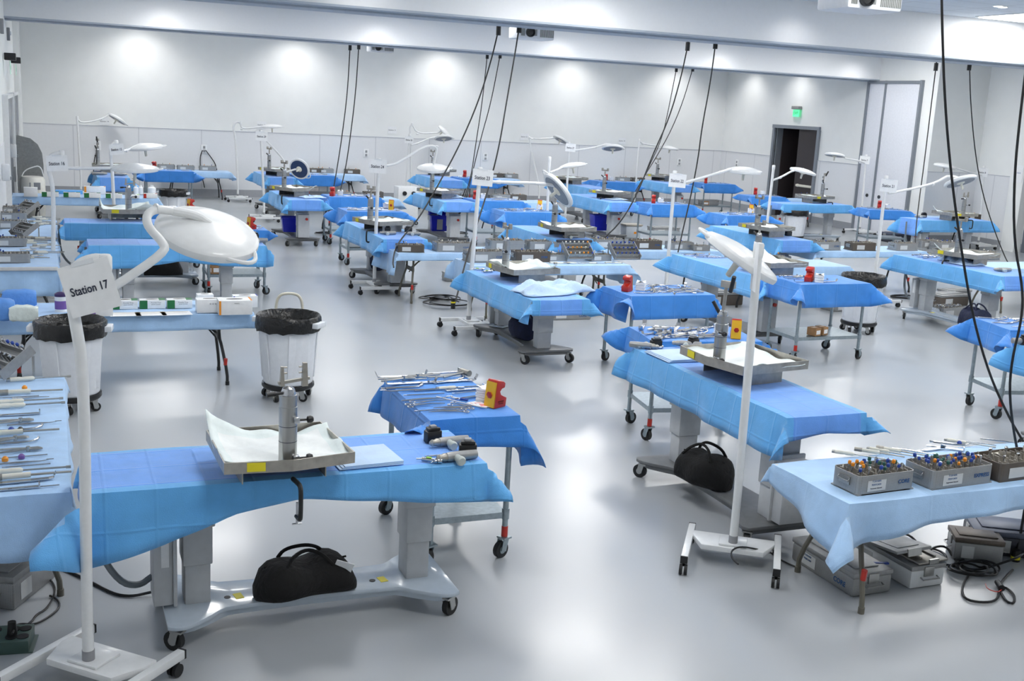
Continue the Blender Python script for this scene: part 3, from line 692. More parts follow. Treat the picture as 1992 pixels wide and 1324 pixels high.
# ---- sterilisation trays (open) and closed cases
def open_tray_proto(L=.44, W=.23, h=.12, m=alup, m2=alu):
    o = thing('sterilization_tray', 'x', 'tray')
    t = .006; b = MB().box((0, 0, .004), (L, W, .008)); cr = .03
    for s in (-1, 1):
        b.box((0, s*(W/2-t/2), h/2), (L-2*cr, t, h)); b.box((s*(L/2-t/2), 0, h/2), (t, W-2*cr, h))
        for q in (-1, 1):
            for k in range(4):
                a0, a1 = k*PI/8, (k+1)*PI/8; cx, cy = s*(L/2-cr), q*(W/2-cr)
                p = lambda a, r: (cx+s*r*math.cos(a), cy+q*r*math.sin(a))
                x0, y0 = p(a0, cr); x1, y1 = p(a1, cr); x2, y2 = p(a1, cr-t); x3, y3 = p(a0, cr-t)
                b.add([(x0, y0, 0), (x1, y1, 0), (x2, y2, 0), (x3, y3, 0), (x0, y0, h), (x1, y1, h), (x2, y2, h), (x3, y3, h)], [(0, 1, 5, 4), (2, 3, 7, 6), (4, 5, 6, 7), (0, 3, 2, 1)])
    b.obj('tray_body', m, o, smooth=False)
    MB().box((0, 0, h*.62), (L-.03, W-.03, .004)).obj('instrument_rack', m2, o)
    g = MB(); rn = random.Random(int(L*100))
    for i in range(9):
        x = -L*.42+L*.84*i/8
        for j in range(3): g.box((x+rn.uniform(-.008, .008), (-.3+.3*j)*W, h*.62+.02), (.004, W*.16, rn.uniform(.03, .07))).cyl((x, (-.3+.3*j)*W, h*.7), (x+rn.uniform(-.02, .02), (-.22+.3*j)*W, h*.75+rn.uniform(.02, .05)), .004, n=6)
    g.box((0, 0, h*.62+.003), (L*.9, W*.86, .003))
    g.obj('rack_lattice', steeld, o)
    for s in (-1, 1):
        MB().box((s*(L/2+.004), 0, h*.6), (.008, .09, .05)).tube([(s*(L/2+.008), -.045, h*.72), (s*(L/2+.02), -.045, h*.6), (s*(L/2+.02), .045, h*.6), (s*(L/2+.008), .045, h*.72)], .004, 6).obj('latch_handle', steel, o)
    MB().box((-L*.18, -W/2-.0015, h*.45), (L*.32, .002, h*.55)).obj('name_label', mat('grey_white_label', C(206, 208, 208), .5), o)
    return o
TRAYA = Proto(open_tray_proto()); TRAYB = Proto(open_tray_proto(m=bronzep, m2=bronze))
TRAYL = Proto(open_tray_proto(.56, .26, .13))
def rack_proto():
    o = thing('tilted_instrument_rack', 'x', 'instrument rack')
    b = MB(); M = Matrix.Translation((0, 0, .11)) @ Matrix.Rotation(.6, 4, 'X')
    b.box((0, 0, 0), (.36, .26, .012), M=M).box((-.18, 0, .03), (.01, .27, .07), M=M).box((.18, 0, .03), (.01, .27, .07), M=M)
    b.obj('rack_frame', alu, o)
    MB().box((-.17, .1, .08), (.012, .012, .16)).box((.17, .1, .08), (.012, .012, .16)).obj('prop_leg', steel, o)
    b = MB()
    for i in range(4):
        b.box((0, -.1+i*.065, .03), (.33, .008, .04), M=M)
    b.obj('divider', steel, o); return o
RACK = Proto(rack_proto())
def closed_case_proto(L=.56, W=.27, h=.14, m=alup, lid=alu):
    o = thing('instrument_case', 'x', 'case')
    MB().box((0, 0, h*.4), (L, W, h*.8)).obj('case_body', m, o, bevel=.015)
    MB().box((0, 0, h*.9), (L+.006, W+.006, h*.2)).box((0, 0, h+.004), (L*.8, W*.6, .008)).obj('lid', lid, o, bevel=.01)
    for s in (-1, 1):
        MB().box((s*(L/2+.005), 0, h*.72), (.01, .07, .06)).obj('latch', steel, o, bevel=.003)
        MB().tube([(s*(L/2+.006), -.06, h*.5), (s*(L/2+.03), -.06, h*.45), (s*(L/2+.03), .06, h*.45), (s*(L/2+.006), .06, h*.5)], .005, 6).obj('handle', steel, o)
    MB().box((-L*.22, -W/2-.0015, h*.42), (L*.25, .002, h*.5)).obj('name_label', mat('grey_white_label', C(206, 208, 208), .5), o)
    return o
CASEA = Proto(closed_case_proto()); CASEB = Proto(closed_case_proto(.5, .28, .15, bronzep, alu)); CASED = Proto(closed_case_proto(.56, .3, .16, mat('dark_case_plastic', C(50, 54, 66), .5), mat('dark_perforated_lid', C(86, 92, 108), .4, metal=.4)))
# ---- trash can
def trash_can(label, loc, rz=0, handle=True, s=1.):
    o = thing('trash_can', label, 'trash can', loc, rz)
    z0 = .15
    prof = [(.215, z0), (.235, z0+.02), (.255, z0+.36), (.272, z0+.58), (.272, z0+.6), (.295, z0+.605), (.298, z0+.655), (.285, z0+.66), (.272, z0+.6), (.25, z0+.36), (.22, z0+.03)]
    bd = MB().lathe(prof, 40)
    for k in range(4):
        a = k*PI/2+.4
        bd.box((0, 0, 0), (.014, .2, .46), M=Matrix.Rotation(a, 4, 'Z') @ Matrix.Translation((.241, 0, z0+.29)) @ Matrix.Rotation(.075, 4, 'Y'))
    for a in (-.5, PI-.5): bd.box((0, 0, 0), (.09, .16, .05), M=Matrix.Rotation(a, 4, 'Z') @ Matrix.Translation((.31, 0, z0+.6)))
    bd.obj('can_body', canw, o, bevel=.006)
    rn = random.Random(len(label)); rs = []
    for r, z, j in ((.305, z0+.53, .012), (.312, z0+.58, .01), (.31, z0+.66, .004), (.298, z0+.675, .004), (.278, z0+.665, .004), (.25, z0+.6, .012), (.225, z0+.45, .016), (.18, z0+.25, .02), (.05, z0+.16, .02)):
        rs.append([((r+rn.uniform(-j, j))*math.cos(2*PI*i/40), (r+rn.uniform(-j, j))*math.sin(2*PI*i/40), z+rn.uniform(-j, j)*.8) for i in range(40)])
    bl = MB(); bl.rings(rs, cap=False); bl.obj('bag_liner', liner, o, angle=50)
    MB().lathe([(.02, .112), (.24, .112), (.252, .13), (.25, .158), (.02, .158)], 36).obj('dolly', blackp, o)
    for k in range(5):
        a = k*2*PI/5+.3; add_caster(o, (.2*math.cos(a), .2*math.sin(a), 0), .04, .115, a+1, [black, steel])
    if handle: MB().tube([(-.13, .2, .5), (-.13, .3, .62), (-.13, .31, .84), (-.11, .31, .93), (-.06, .31, .97), (.06, .31, .97), (.11, .31, .93), (.13, .31, .84), (.13, .3, .62), (.13, .2, .5)], .014, 10, smooth=2).obj('push_handle', mat('ivory_tube', C(216, 212, 196), .4), o)
    if s != 1: o.scale = (s,)*3
    return o
# ---- duffel bag
def duffel(label, loc, rz, m, L=.55, W=.3, h=.3, tagc=True, accent=None, seed=1):
    o = thing('duffel_bag', label, 'bag', loc, rz); rn = random.Random(seed); p = [rn.random()*6 for _ in range(4)]
    rs = []
    for i in range(15):
        u = i/14*2-1; e = (1-abs(u)**5)**.5 if abs(u) < 1 else .0; e = max(e, .35)
        sag = 1-.28*math.exp(-((u-.05)/.28)**2)+.08*math.sin(u*5+p[0])
        r = []
        for k in range(18):
            a = 2*PI*k/18; y = math.cos(a); z = math.sin(a)
            y = math.copysign(abs(y)**.7, y); z = math.copysign(abs(z)**.7, z)
            w = .5*W*e*(1+.06*math.sin(3*a+u*6+p[1])); hh = h/2*e*(sag if z > 0 else 1)
            r.append((u*L/2, y*w+.02*math.sin(u*4+p[2]), max(0.002, h/2*e+z*hh)))
        rs.append(r)
    MB().rings(rs).obj('bag_body', m, o, angle=70)
    for s in (-1, 1):
        MB().tube([(-.13, s*.1, h*.85), (-.1, s*.07, h*1.12), (0, s*.03, h*1.25), (.08, s*.06, h*1.1), (.13, s*.1, h*.85)], .011, 6, smooth=2).obj('handle', m, o)
    MB().tube([(-L*.42, 0, h*.83), (-.1, 0, h*.8), (.1, 0, h*.78), (L*.42, 0, h*.84)], .006, 6, smooth=1).obj('zipper', m, o)
    if tagc: MB().box((L*.33, -W*.36, h*.72), (.1, .004, .12), rot=Euler3(.5, .3, -.3)).obj('paper_tag', paper, o)
    if accent: MB().lathe([(.005, 0), (.06, .006), (.075, .0)], 14, M=Matrix.Translation((0, -.09, h*.74)) @ Matrix.Rotation(.5, 4, 'X'), sy=.35).obj('lining', accent, o)
    return o
def Euler3(a, b, c): return Matrix.Rotation(c, 4, 'Z') @ Matrix.Rotation(b, 4, 'Y') @ Matrix.Rotation(a, 4, 'X')
# ---- boxes
def glove_box(label, loc, rz, L=.24, W=.12, h=.085, band=greenp, txt=None, group=None, slot=True, bandw=.3, cat='glove box', nm='glove_box'):
    o = thing(nm, label, cat, loc, rz, group)
    MB().box((0, 0, h/2), (L, W, h)).obj('carton', paper, o, bevel=.002)
    if band: MB().box((-L/2+L*bandw/2, -W/2-.0007, h/2), (L*bandw, .0015, h*.98)).box((L/2-L*bandw*.4, 0, h+.0006), (L*bandw*.8, W*.96, .0012)).obj('printed_panel', band, o)
    if slot: MB().lathe([(.002, 0), (L*.25, 0), (L*.25, .001)], 18, M=Matrix.Translation((.0, 0, h+.0012)), sy=.35).obj('slot_opening', blackp, o)
    if txt:
        for k, (t, s, zz) in enumerate(txt): link('lettering', text_mesh(t, s, mat('grey_print', C(120, 124, 132), .6)), o, (L*bandw*.45, -W/2-.001, h*zz), FRONT)
    return o
# ---------------------------------------------------------------- stations
W17 = 'at station seventeen'; W18 = 'by the front right lamp'; W19 = 'at the picture edge station'
W23 = 'at station twenty three'; W22 = 'at station twenty two'; W21 = 'at station twenty one'
W24 = 'at station twenty four'; W25 = 'at the station behind twenty three'; W26 = 'at the station behind twenty two'
W29 = 'at station twenty nine'; W28 = 'at the station behind twenty four'; W27 = 'at station twenty seven'
W16 = 'at station sixteen'; W15 = 'at station fifteen'; WD = 'before the dark doorway'; W8 = 'at station eight'
W14 = 'at the back station nearest the corner sink'; W30 = 'at the back wall behind twenty nine'; W31 = 'at the back wall behind twenty eight'; W32 = 'at the back wall behind twenty seven'; W33 = 'at the back right room corner'
ZF = .745
ZTD = {W17: .93, W18: .95, W19: .95, W23: .8, W21: .95, W24: .88}; ZKD = {W17: .97, W22: .97, W23: .89, W18: .93}
def ZT(w): return ZTD.get(w, .92)+.002
def ZK(w): return ZKD.get(w, .95)+.003
OPW = .70
REG = {}; CREG = {}
def inside(reg, q, mx=.1, my=.1):
    if reg is None: return q
    c, hx, hy, rz, z = reg; d = Matrix.Rotation(-rz, 3, 'Z') @ Vector((q.x-c[0], q.y-c[1], 0)); e = Vector((max(-hx+mx, min(hx-mx, d.x)), max(-hy+my, min(hy-my, d.y)), 0))

    w = Matrix.Rotation(rz, 3, 'Z') @ e; return Vector((c[0]+w.x, c[1]+w.y, q.z))
def lean(lr, lc): return Vector((.93*lr-.38*lc, -.38*lr-.9*lc, 1)).normalized()
def lamp(desc, base, rot, top, arm, head, dy, n, sign=None, r=.27, hook=None, ringa=0., s=1., wheels=True, face=None, armr=.021):
    o = thing('surgical_lamp', desc, 'surgical lamp', (base[0], base[1], 0))
    B = Vector((base[0], base[1], 0)); loc = lambda v: v-B
    M = Matrix.Rotation(rot, 4, 'Z')
    f = MB()
    f.prism([(-.07, -.2), (.1, -.27), (.17, -.27), (.17, .27), (.1, .27), (-.07, .2)], .1, .135, M=M)
    f.prism([(-.05, -.09), (.12, -.09), (.12, .09), (-.05, .09)], .135, .15, M=M)
    for q in (-1, 1): f.box((.02, q*.29, .1), (.62, .045, .045), M=M)
    f.obj('base_frame', white, o, bevel=.004)
    for q in (-1, 1):
        for x in (-.27, .3): MB().box((0, 0, 0), (.012, .047, .047), M=M @ Matrix.Translation((.02+math.copysign(.312, x), q*.29, .1))).cyl(M @ Vector((x, q*.29, .05)), M @ Vector((x, q*.29, .085)), .01).cyl(M @ Vector((x-.02, q*.29-.025, .035)), M @ Vector((x-.02, q*.29-.006, .035)), .034, n=16).cyl(M @ Vector((x-.02, q*.29+.006, .035)), M @ Vector((x-.02, q*.29+.025, .035)), .034, n=16).obj('caster', black, o)
    pts = [Vector((0, 0, .14)), Vector((0, 0, .5))]
    ptop = [loc(PV(px, py, *base)) for px, py in top]
    pts += ptop
    MB().tube(pts, .027, 14, smooth=2 if len(ptop) > 1 else 0).obj('pole', white, o)
    MB().cyl((0, 0, .15), (0, 0, .2), .03, n=16).obj('base_collar', greylab, o)
    e = ptop[-1]
    MB().lathe([(.03, -.06), (.034, -.03), (.034, .02), (.026, .032), (.002, .034)], 16, M=Matrix.Translation(e)).obj('pole_cap', white, o)
    HY = base[1]+dy; hc = loc(PY(head[0], head[1], HY))
    ap = [e+Vector((0, 0, -.02))] if hook is None else [loc(PY(hook[0], hook[1], base[1]))]
    for i, (px, py) in enumerate(arm): ap.append(loc(PY(px, py, base[1]+dy*(i+1)/(len(arm)+1))))
    MB().tube(ap, armr, 12, smooth=2).obj('arm', white, o)
    if len(arm) > 1: MB().cyl(ap[-2]+(ap[-2]-ap[-1])*.05, ap[-2]-(ap[-2]-ap[-1])*.05, armr*1.25, n=12).obj('arm_joint', white, o)
    q = Vector((0, 0, 1)).rotation_difference(n)
    h = MB().lathe([(.004, .062), (.09, .058), (.17, .044), (r*.94, .021), (r*.985, .012), (r+.002, .004), (r+.004, -.012), (r, -.03), (r*.9, -.038), (r*.86, -.036), (r*.86, -.03), (.004, -.03)], 40, cap=False)
    ho = h.obj('lamp_head', white, o, hc, q, angle=28)
    MB().lathe([(.004, -.032), (r*.85, -.032), (r*.85, -.034), (.004, -.034)], 36).obj('light_face', face or olive, ho)
    MB().lathe([(.07, -.034), (.06, -.045), (.028, -.055), (.022, -.07), (.02, -.15), (.012, -.156)], 16).obj('handle_grip', offwhite, ho)
    g = MB(); g.tube([((r-.03)*math.cos(a+ringa)+.085*math.sin((a+.55)/1.1*PI)*math.cos(ringa), (r-.03)*math.sin(a+ringa)+.085*math.sin((a+.55)/1.1*PI)*math.sin(ringa), -.005) for a in [-.55+1.1*i/10 for i in range(11)]], .011, 8); g.obj('rim_handle', white, ho)
    MB().tube([loc(PY(arm[-1][0], arm[-1][1], base[1]+dy*len(arm)/(len(arm)+1))), hc*.6+loc(PY(arm[-1][0], arm[-1][1], HY))*.4+n*.05, hc+n*.045], armr*1.05, 10, smooth=2).obj('neck', white, o)
    if sign:
        tx, nm, px, py, roll, sc, *sh = sign
        p = PV(px, py, *base); d = Vector((p.x, p.y, 0)).normalized(); p = p-d*.05
        g = thing('station_sign', 'white paper sign reading Station %s taped to its lamp pole' % nm, 'sign', p, (0, R(roll), math.atan2(-p.x, p.y)*.85))
        hh = sh[0] if sh else .215*sc; MB().box((0, 0, 0), (.275*sc, .003, hh)).obj('sheet', paper, g)
        MB().box((0, -.003, hh*.49), (.12*sc, .004, .02)).obj('tape', mat('clear_tape', C(226, 230, 234), .2), g)
        link('lettering', text_mesh('Station ' + tx, .057*sc, ink, bold=.0008), g, (-.004, -.0035, -.005), FRONT).scale = (.88, 1.18, 1)
    return o
lamp('large white surgical lamp at station seventeen, its head over the foreground', (.095, 5.33), R(45), [(165, 860), (160, 705), (150, 645), (140, 590), (139, 545), (150, 515), (186, 502), (203, 508)], [(225, 556), (322, 490), (318, 472), (288, 442), (284, 418), (303, 406), (335, 410)], (404, 452), .3, lean(.3, .3), ('17', 'seventeen', 175, 555, -15, .8, .235), r=.25, hook=(190, 575), ringa=-.9)
lamp('white surgical lamp with edge-on sign at the front right station, head tilted beside its pole', (4.08, 5.79), R(54), [(1476, 482)], [(1474, 535)], (1443, 499), .25, lean(.58, .1), None, r=.27, hook=(1472, 545), ringa=2.6)
p = PV(1461, 515, 4.08, 5.79); g = thing('station_sign', 'white paper sign seen edge-on against the front right lamp pole', 'sign', p-Vector((.02, .07, 0)), (0, R(4), R(62)))
MB().box((0, 0, 0), (.275, .003, .3)).obj('sheet', paper, g); MB().box((0, -.003, .13), (.1, .004, .02)).obj('tape', mat('clear_tape', C(226, 230, 234), .2), g)
lamp('white surgical lamp at station twenty three, head tilted steeply on a level arm', (4.95, 13.3), 0, [(934, 330)], [(970, 354), (1040, 356)], (1087, 369), .15, lean(1.15, -.5), ('23', 'twenty three', 939, 345, 3, .95), ringa=2.8, hook=(934, 352))
lamp('white surgical lamp at station twenty four, gooseneck arm ending in a flat dome', (4.52, 16.35), 0, [(737, 312)], [(765, 321), (785, 310), (826, 284), (850, 284), (848, 300)], (843, 327), .2, lean(.0, .14), ('24', 'twenty four', 735, 323, 2, .95), r=.25, hook=(740, 322), armr=.019)
b22 = (8.85, 15.0); lamp('white surgical lamp at station twenty two, flat head on a rising arm', b22, 0, [(1313, 336)], [(1345, 352), (1398, 336)], (1447, 332), .1, lean(.02, .04), ('22', 'twenty two', 1318, 351, 2, .95), hook=(1318, 358))
b21 = (12.45, 14.45); lamp('white surgical lamp at station twenty one, underside of its tilted head showing', b21, 0, [(1724, 345)], [(1750, 372), (1815, 358), (1842, 343)], (1868, 352), .3, lean(-.28, -.42), ('21', 'twenty one', 1729, 361, 3, .95), hook=(1728, 376), ringa=.3)
b16 = (-.02, 15.5); lamp('white surgical lamp at station sixteen with a long level arm', b16, 0, [(104, 460), (104, 375), (99, 345), (92, 322), (98, 301), (120, 297)], [(150, 327), (215, 327)], (262, 327), .1, lean(0, .05), ('16', 'sixteen', 111, 317, -3, .92), r=.3, hook=(120, 327))
b15 = (.95, 19.6); lamp('white surgical lamp at station fifteen, head edge-on above the glove boxes', b15, 0, [(219, 340), (215, 300), (216, 283), (226, 276)], [(246, 293), (258, 287)], (282, 286), .3, lean(-.1, .08), ('15', 'fifteen', 227, 290, -6, .82), r=.29, hook=(230, 293))
lamp('white surgical lamp nearest the back left room corner, dark underside tilted', (.7, 31.1), 0, [(150, 228)], [(158, 240), (198, 232), (213, 222)], (228, 231), .3, lean(.5, -.35), None, r=.26)
lamp('white surgical lamp with hooked pole top by the back wall', (4.62, 30.6), 0, [(458, 266), (453, 248), (458, 237), (468, 238)], [(470, 251), (505, 247)], (529, 246), .1, lean(-.07, .02), None, r=.27)
b29 = (4.5, 25.9); lamp('white surgical lamp at station twenty nine, blue LED face turned outward', b29, 0, [(507, 255)], [(530, 285), (556, 315), (556, 335)], (583, 328), -.1, lean(.75, -2.6), ('29', 'twenty nine', 509, 265, 2, .98), r=.25, hook=(512, 268), face=ledblue)
q = P(789, 394, 0); lamp('white surgical lamp before the back wall, sign reading twenty eight', (q.x, q.y), 0, [(797, 262)], [(812, 279), (835, 269)], (863, 268), .2, lean(-.12, -.32), ('28', 'twenty eight', 796, 272, 3, .9), hook=(800, 282))
q = PY(801, 300, 31.2); lamp('white surgical lamp behind twenty eight with small edge-on head', (q.x, 31.2), 0, [(799, 262), (797, 248), (802, 241)], [(812, 260), (852, 258)], (863, 254), .1, lean(.9, .1), None, r=.2)
q = P(1017, 391, 0); lamp('white surgical lamp at the back wall with head tilted down', (q.x, min(31., q.y)), 0, [(1028, 264)], [(1035, 270), (1070, 269)], (1091, 271), .1, lean(.45, -.25), None, r=.25)
q = PY(1239, 330, 30.6); lamp('white surgical lamp at the back wall nearest the room corner', (q.x, 30.6), 0, [(1244, 272)], [(1250, 280), (1283, 284)], (1303, 288), .1, lean(.1, .04), None, r=.26)
q = P(1098, 444, 0); lamp('white surgical lamp at station twenty seven, dark underside level', (q.x, q.y), 0, [(1108, 278)], [(1125, 292), (1160, 286), (1178, 280)], (1192, 287), .2, lean(-.03, -.3), ('27', 'twenty seven', 1110, 287, 3, .9), hook=(1112, 292))
q = P(1060, 500, 0); lamp('white surgical lamp behind station twenty three, head edge-on and raised', (q.x, q.y), 0, [(1069, 308)], [(1080, 332), (1088, 328)], (1114, 322), .3, lean(-.2, -.06), None, r=.26, hook=(1070, 335))
q = P(1484, 512, 0); lamp('white surgical lamp in front of the dark doorway', (q.x, q.y), 0, [(1505, 324)], [(1518, 345), (1538, 334)], (1562, 333), .2, lean(.2, .02), None, r=.27, hook=(1504, 350))
lamp('white surgical lamp at station seven beside the pocket doors', (20.05, 24.1), 0, [(1685, 303)], [(1668, 312), (1645, 308)], (1624, 301), .1, lean(.1, -.12), ('7', 'seven', 1682, 311, 3, .95), r=.26, hook=(1682, 316))
lamp('white surgical lamp at station eight by the recessed wall', (21.5, 21.35), 0, [(1914, 325)], [(1890, 336), (1862, 328)], (1838, 323), .1, lean(.15, .05), ('8', 'eight', 1911, 335, 3, .95), r=.26, hook=(1910, 340))
# ---- operating tables
def op(where, x, y, orient, L=2.05, style='dark', ov=(.2, .2, .2, .27), flip=False, seed=0, band=.27, desc='', boff=(0, 0), **k):
    z = ZT(where); s = (H-z)/(H-.82); x, y, L = x*s, y*s, L*s; OPW = .7*s
    if orient == 'Y': c = (x+OPW/2, y+L/2); rz = -PI/2 if flip else PI/2
    else: c = (x+L/2, y+OPW/2); rz = PI if flip else 0.
    REG[where] = (c, L/2, OPW/2, PI/2 if orient == 'Y' else 0., z)
    OPP(style, z-.004, boff).place((c[0], c[1], 0), rz, ('pale blue-grey based' if style == 'light' else 'dark-based') + ' operating table under a blue drape ' + where)
    drape('surgical_drape', 'two-tone blue drape over the operating table ' + where, 'drape', L, OPW, z, ov, [periw, cyan], band, seed, c, PI/2 if orient == 'Y' else 0., **k)
    return c
def tray(where, px, py, rz=-PI/2, var=0, seed=0, corner=None, padd=True, up=.03, ccl=None, cyl=True, s=1.):
    z = ZT(where); q = inside(REG.get(where), P(px, py, z+.18), .3, .1); M = Matrix.Rotation(rz, 4, 'Z'); l = lambda x, y, zz: Vector((q.x, q.y, zz)) + M @ Vector((x, y, 0))
    TRAY.place((q.x, q.y, z+.004), rz, 'steel dissection tray on a stand ' + where, scale=s)
    if padd: pad('absorbent_pad', 'white absorbent pad lining the steel tray ' + where, (q.x, q.y, z+.128*s), rz, w=.74*s, d=.6*s, seed=seed, corner=corner, up=up)
    if cyl: CLAMP[var].place(l(0, -.24*s, z+.127*s), rz, 'upright steel cylinder clamp standing in the tray ' + where)
    if ccl is not None: CCL.place(l(*ccl, z+.02), rz, 'black C-shaped clamp gripping the table edge ' + where)
    return q
op(W17, .12, 5.82, 'X', 2.2, 'light', boff=(.13, .03), ov=([.3, .2], [.16, .22], [.37, .29, .16, .11, .15, .19, .21], .1), seed=3, corner=(1.1, .9, .3, .3))
tray(W17, 540, 853, R(3), 0, 2, corner=[(-1, 1, .15), (-1, -.2, .05), (1, .8, .05)], ccl=(.02, -.35), s=.9)
op(W18, 4.78, 6.28, 'Y', 2.3, 'dark', boff=(-.2, .17), ov=([.14, .12, .16], .1, [.16, .2], [.29, .27]), seed=5)
tray(W18, 1447, 688, -PI/2+.12, 1, 4)
op(W19, 8.87, 6.0, 'Y', 2.15, 'dark', ov=(.2, .14, .2, .27), seed=6)
op(W23, 4.82, 10.98, 'Y', 2.15, 'dark', ov=(.17, .12, .2, .27), flip=True, seed=7)
tray(W23, 1017, 516, -PI/2+.1, 2, 5, corner=[(1, 1, .08), (-1, -1, -.03)], up=.07)
op(W22, 8.68, 12.15, 'Y', 2.45, 'dark', seed=8)
tray(W22, 1500, 504, -PI/2+.1, 2, 6, corner=[(-1, .5, .12)])
op(W21, 12.82, 12.2, 'Y', 2.3, 'light', ov=(.2, .15, .2, .25), flip=True, seed=9)
tray(W21, 1880, 489, -PI/2+.25, 2, 7, corner=[(-1, -1, .1), (.8, .8, .04)], ccl=(-.08, -.4))
op(W24, 4.6, 16.2, 'Y', 2.4, 'dark', seed=10)
tray(W24, 745, 426, -PI/2+.35, 2, 8, corner=[(.2, .6, .06)], ccl=(.25, -.42))
op(W25, 7.5, 16.35, 'Y', 1.9, 'dark', seed=11)
tray(W25, 1112, 440, -PI/2+.1, 2, 9, corner=[(1, 1, .05), (-1, -1, .05)])
op(W26, 11.82, 16.25, 'Y', 2.3, 'dark', seed=12)
tray(W26, 1492, 438, -PI/2+.2, 2, 10)
op(W29, 4.38, 22.35, 'Y', 2.2, 'dark', seed=13)
tray(W29, 572, 363, -PI/2+.45, 2, 11, corner=[(-.3, 0, .07), (.9, .9, .05)], ccl=(.25, -.42))
op(W28, 7.7, 22.5, 'Y', 2.2, 'dark', seed=14)
tray(W28, 856, 368, -PI/2+.45, 2, 12, corner=[(-1, -1, .08)], ccl=(.2, -.42))
op(W27, 11.95, 23.1, 'Y', 2.3, 'dark', seed=15)
tray(W27, 1187, 371, -PI/2+.45, 2, 13, corner=[(.3, .4, .06)], ccl=(.1, -.42))
op(WD, 17.1, 23.55, 'X', 2.15, 'light', ov=(.15, .15, .2, .2), seed=16)
tray(WD, 1571, 378, R(8), 1, 14, ccl=(.15, -.42))
op(W8, 18.35, 20.0, 'X', 2.15, 'light', ov=(.35, .15, .25, .2), seed=17)
tray(W8, 1860, 413, R(0), 0, 15, corner=[(-1, 1, .12), (.2, -.6, .06)], ccl=(.1, -.4))
op(W16, .42, 15.45, 'X', 2.3, 'light', ov=([.2, .2], .12, [.3, .28, .2, .26, .28], .1), seed=18)
op(W15, .16, 17.95, 'X', 2.2, 'light', ov=(.1, .1, .24, .1), seed=19)
tray(W15, 245, 402, R(4), 0, 16, corner=[(-1, -1, -.05), (-1, .6, .08)], up=.09)
op(W14, .96, 27.1, 'Y', 2.1, 'dark', ov=(.3, .1, .24, .3), seed=20)
tray(W14, 212, 319, -PI/2, 1, 17)
op(W30, 5.02, 28.35, 'Y', 2.15, 'dark', seed=21)
tray(W30, 540, 327, -PI/2+.4, 2, 18)
op(W31, 9.75, 28.9, 'Y', 2.2, 'dark', seed=22)
tray(W31, 880, 325, -PI/2+.4, 2, 19)
op(W32, 13.45, 27.2, 'Y', 2.4, 'dark', seed=23)
tray(W32, 1110, 344, -PI/2+.4, 2, 20, cyl=False)
op(W33, 17.3, 29.3, 'Y', 2.15, 'dark', seed=24)
tray(W33, 1300, 340, -PI/2+.4, 2, 21)
# ---- instrument carts with dark blue drapes
SHN = {}
def cart(where, x, y, rz=0., L=1.06, W=.66, ov=(.26, .26, .26, .18), seed=0, center=None, **k):
    z = ZK(where); s = (H-z)/(H-.9); x, y = x*s, y*s; L, W = L*s, W*s
    M = Matrix.Rotation(rz, 4, 'Z'); c = Vector((x, y, 0))+M @ Vector((L/2, W/2, 0)) if center is None else Vector((*center, 0))
    CREG[where] = ((c.x, c.y), L/2, W/2, rz, z)
    CARTP(L, W, z-.003).place((c.x, c.y, 0), rz, 'galvanised instrument cart under a dark blue drape ' + where)
    drape('cart_drape', 'dark blue drape over the instrument cart ' + where, 'drape', L, W, z-.004, ov, [navyd], None, seed, (c.x, c.y), rz, cone=.95, tau=.12, **k)
    return c, M
def sharps(where, px, py, rz, gz=None):
    z = ZK(where); q = inside(CREG.get(where), P(px, py, z)); SHARPS.place((q.x, q.y, z), rz, 'red sharps container on the dark blue cart ' + where, scale=.86)
    if gz: g = inside(CREG.get(where), P(gz[0], gz[1], z)); GAUZE.place((g.x, g.y, z), rz+.3, 'stack of white gauze beside the sharps container ' + where)
KINDS = [(I_FOR, 'steel ring-handled forceps'), (I_RET, 'bent steel retractor'), (I_ELE, 'slim steel elevator'), (I_ROD, 'thin steel rod'), (I_PLI, 'steel bone pliers'), (I_CUR, 'curved steel retractor'), (I_PLA, 'flat steel blade')]
def scatter(where, c, M, L, W, n, seed, z=None, avoid=(), rows=5, x0=-.42, x1=.42, s0=1.15, place='on the dark blue cart', kinds=KINDS, ang=.25, base=0.):
    rn = random.Random(seed); k = 0; z = z or ZK(where)
    cols = max(2, int(math.ceil(n/rows)))
    for i in range(cols):
        for j in range(rows):
            if k >= n: return
            x = (x0+(x1-x0)*(i+.5)/cols)*L+rn.uniform(-.04, .04)*L; y = (-.4+.8*(j+.5)/rows)*W+rn.uniform(-.02, .02)
            p = c+M @ Vector((x, y, 0))
            if any((p-Vector((a.x, a.y, 0))).length < r for a, r in avoid): continue
            pr, d = rn.choice(kinds); pl = f'{d} {place} {where}'
            pr.place((p.x, p.y, z+.003+.0012*(k % 3)), base+rn.uniform(-ang, ang)+(PI if rn.random() < .4 else 0)+math.atan2(M[1][0], M[0][0]), pl, pl, s0*rn.uniform(.85, 1.1)); k += 1
I4 = Matrix.Identity(4)
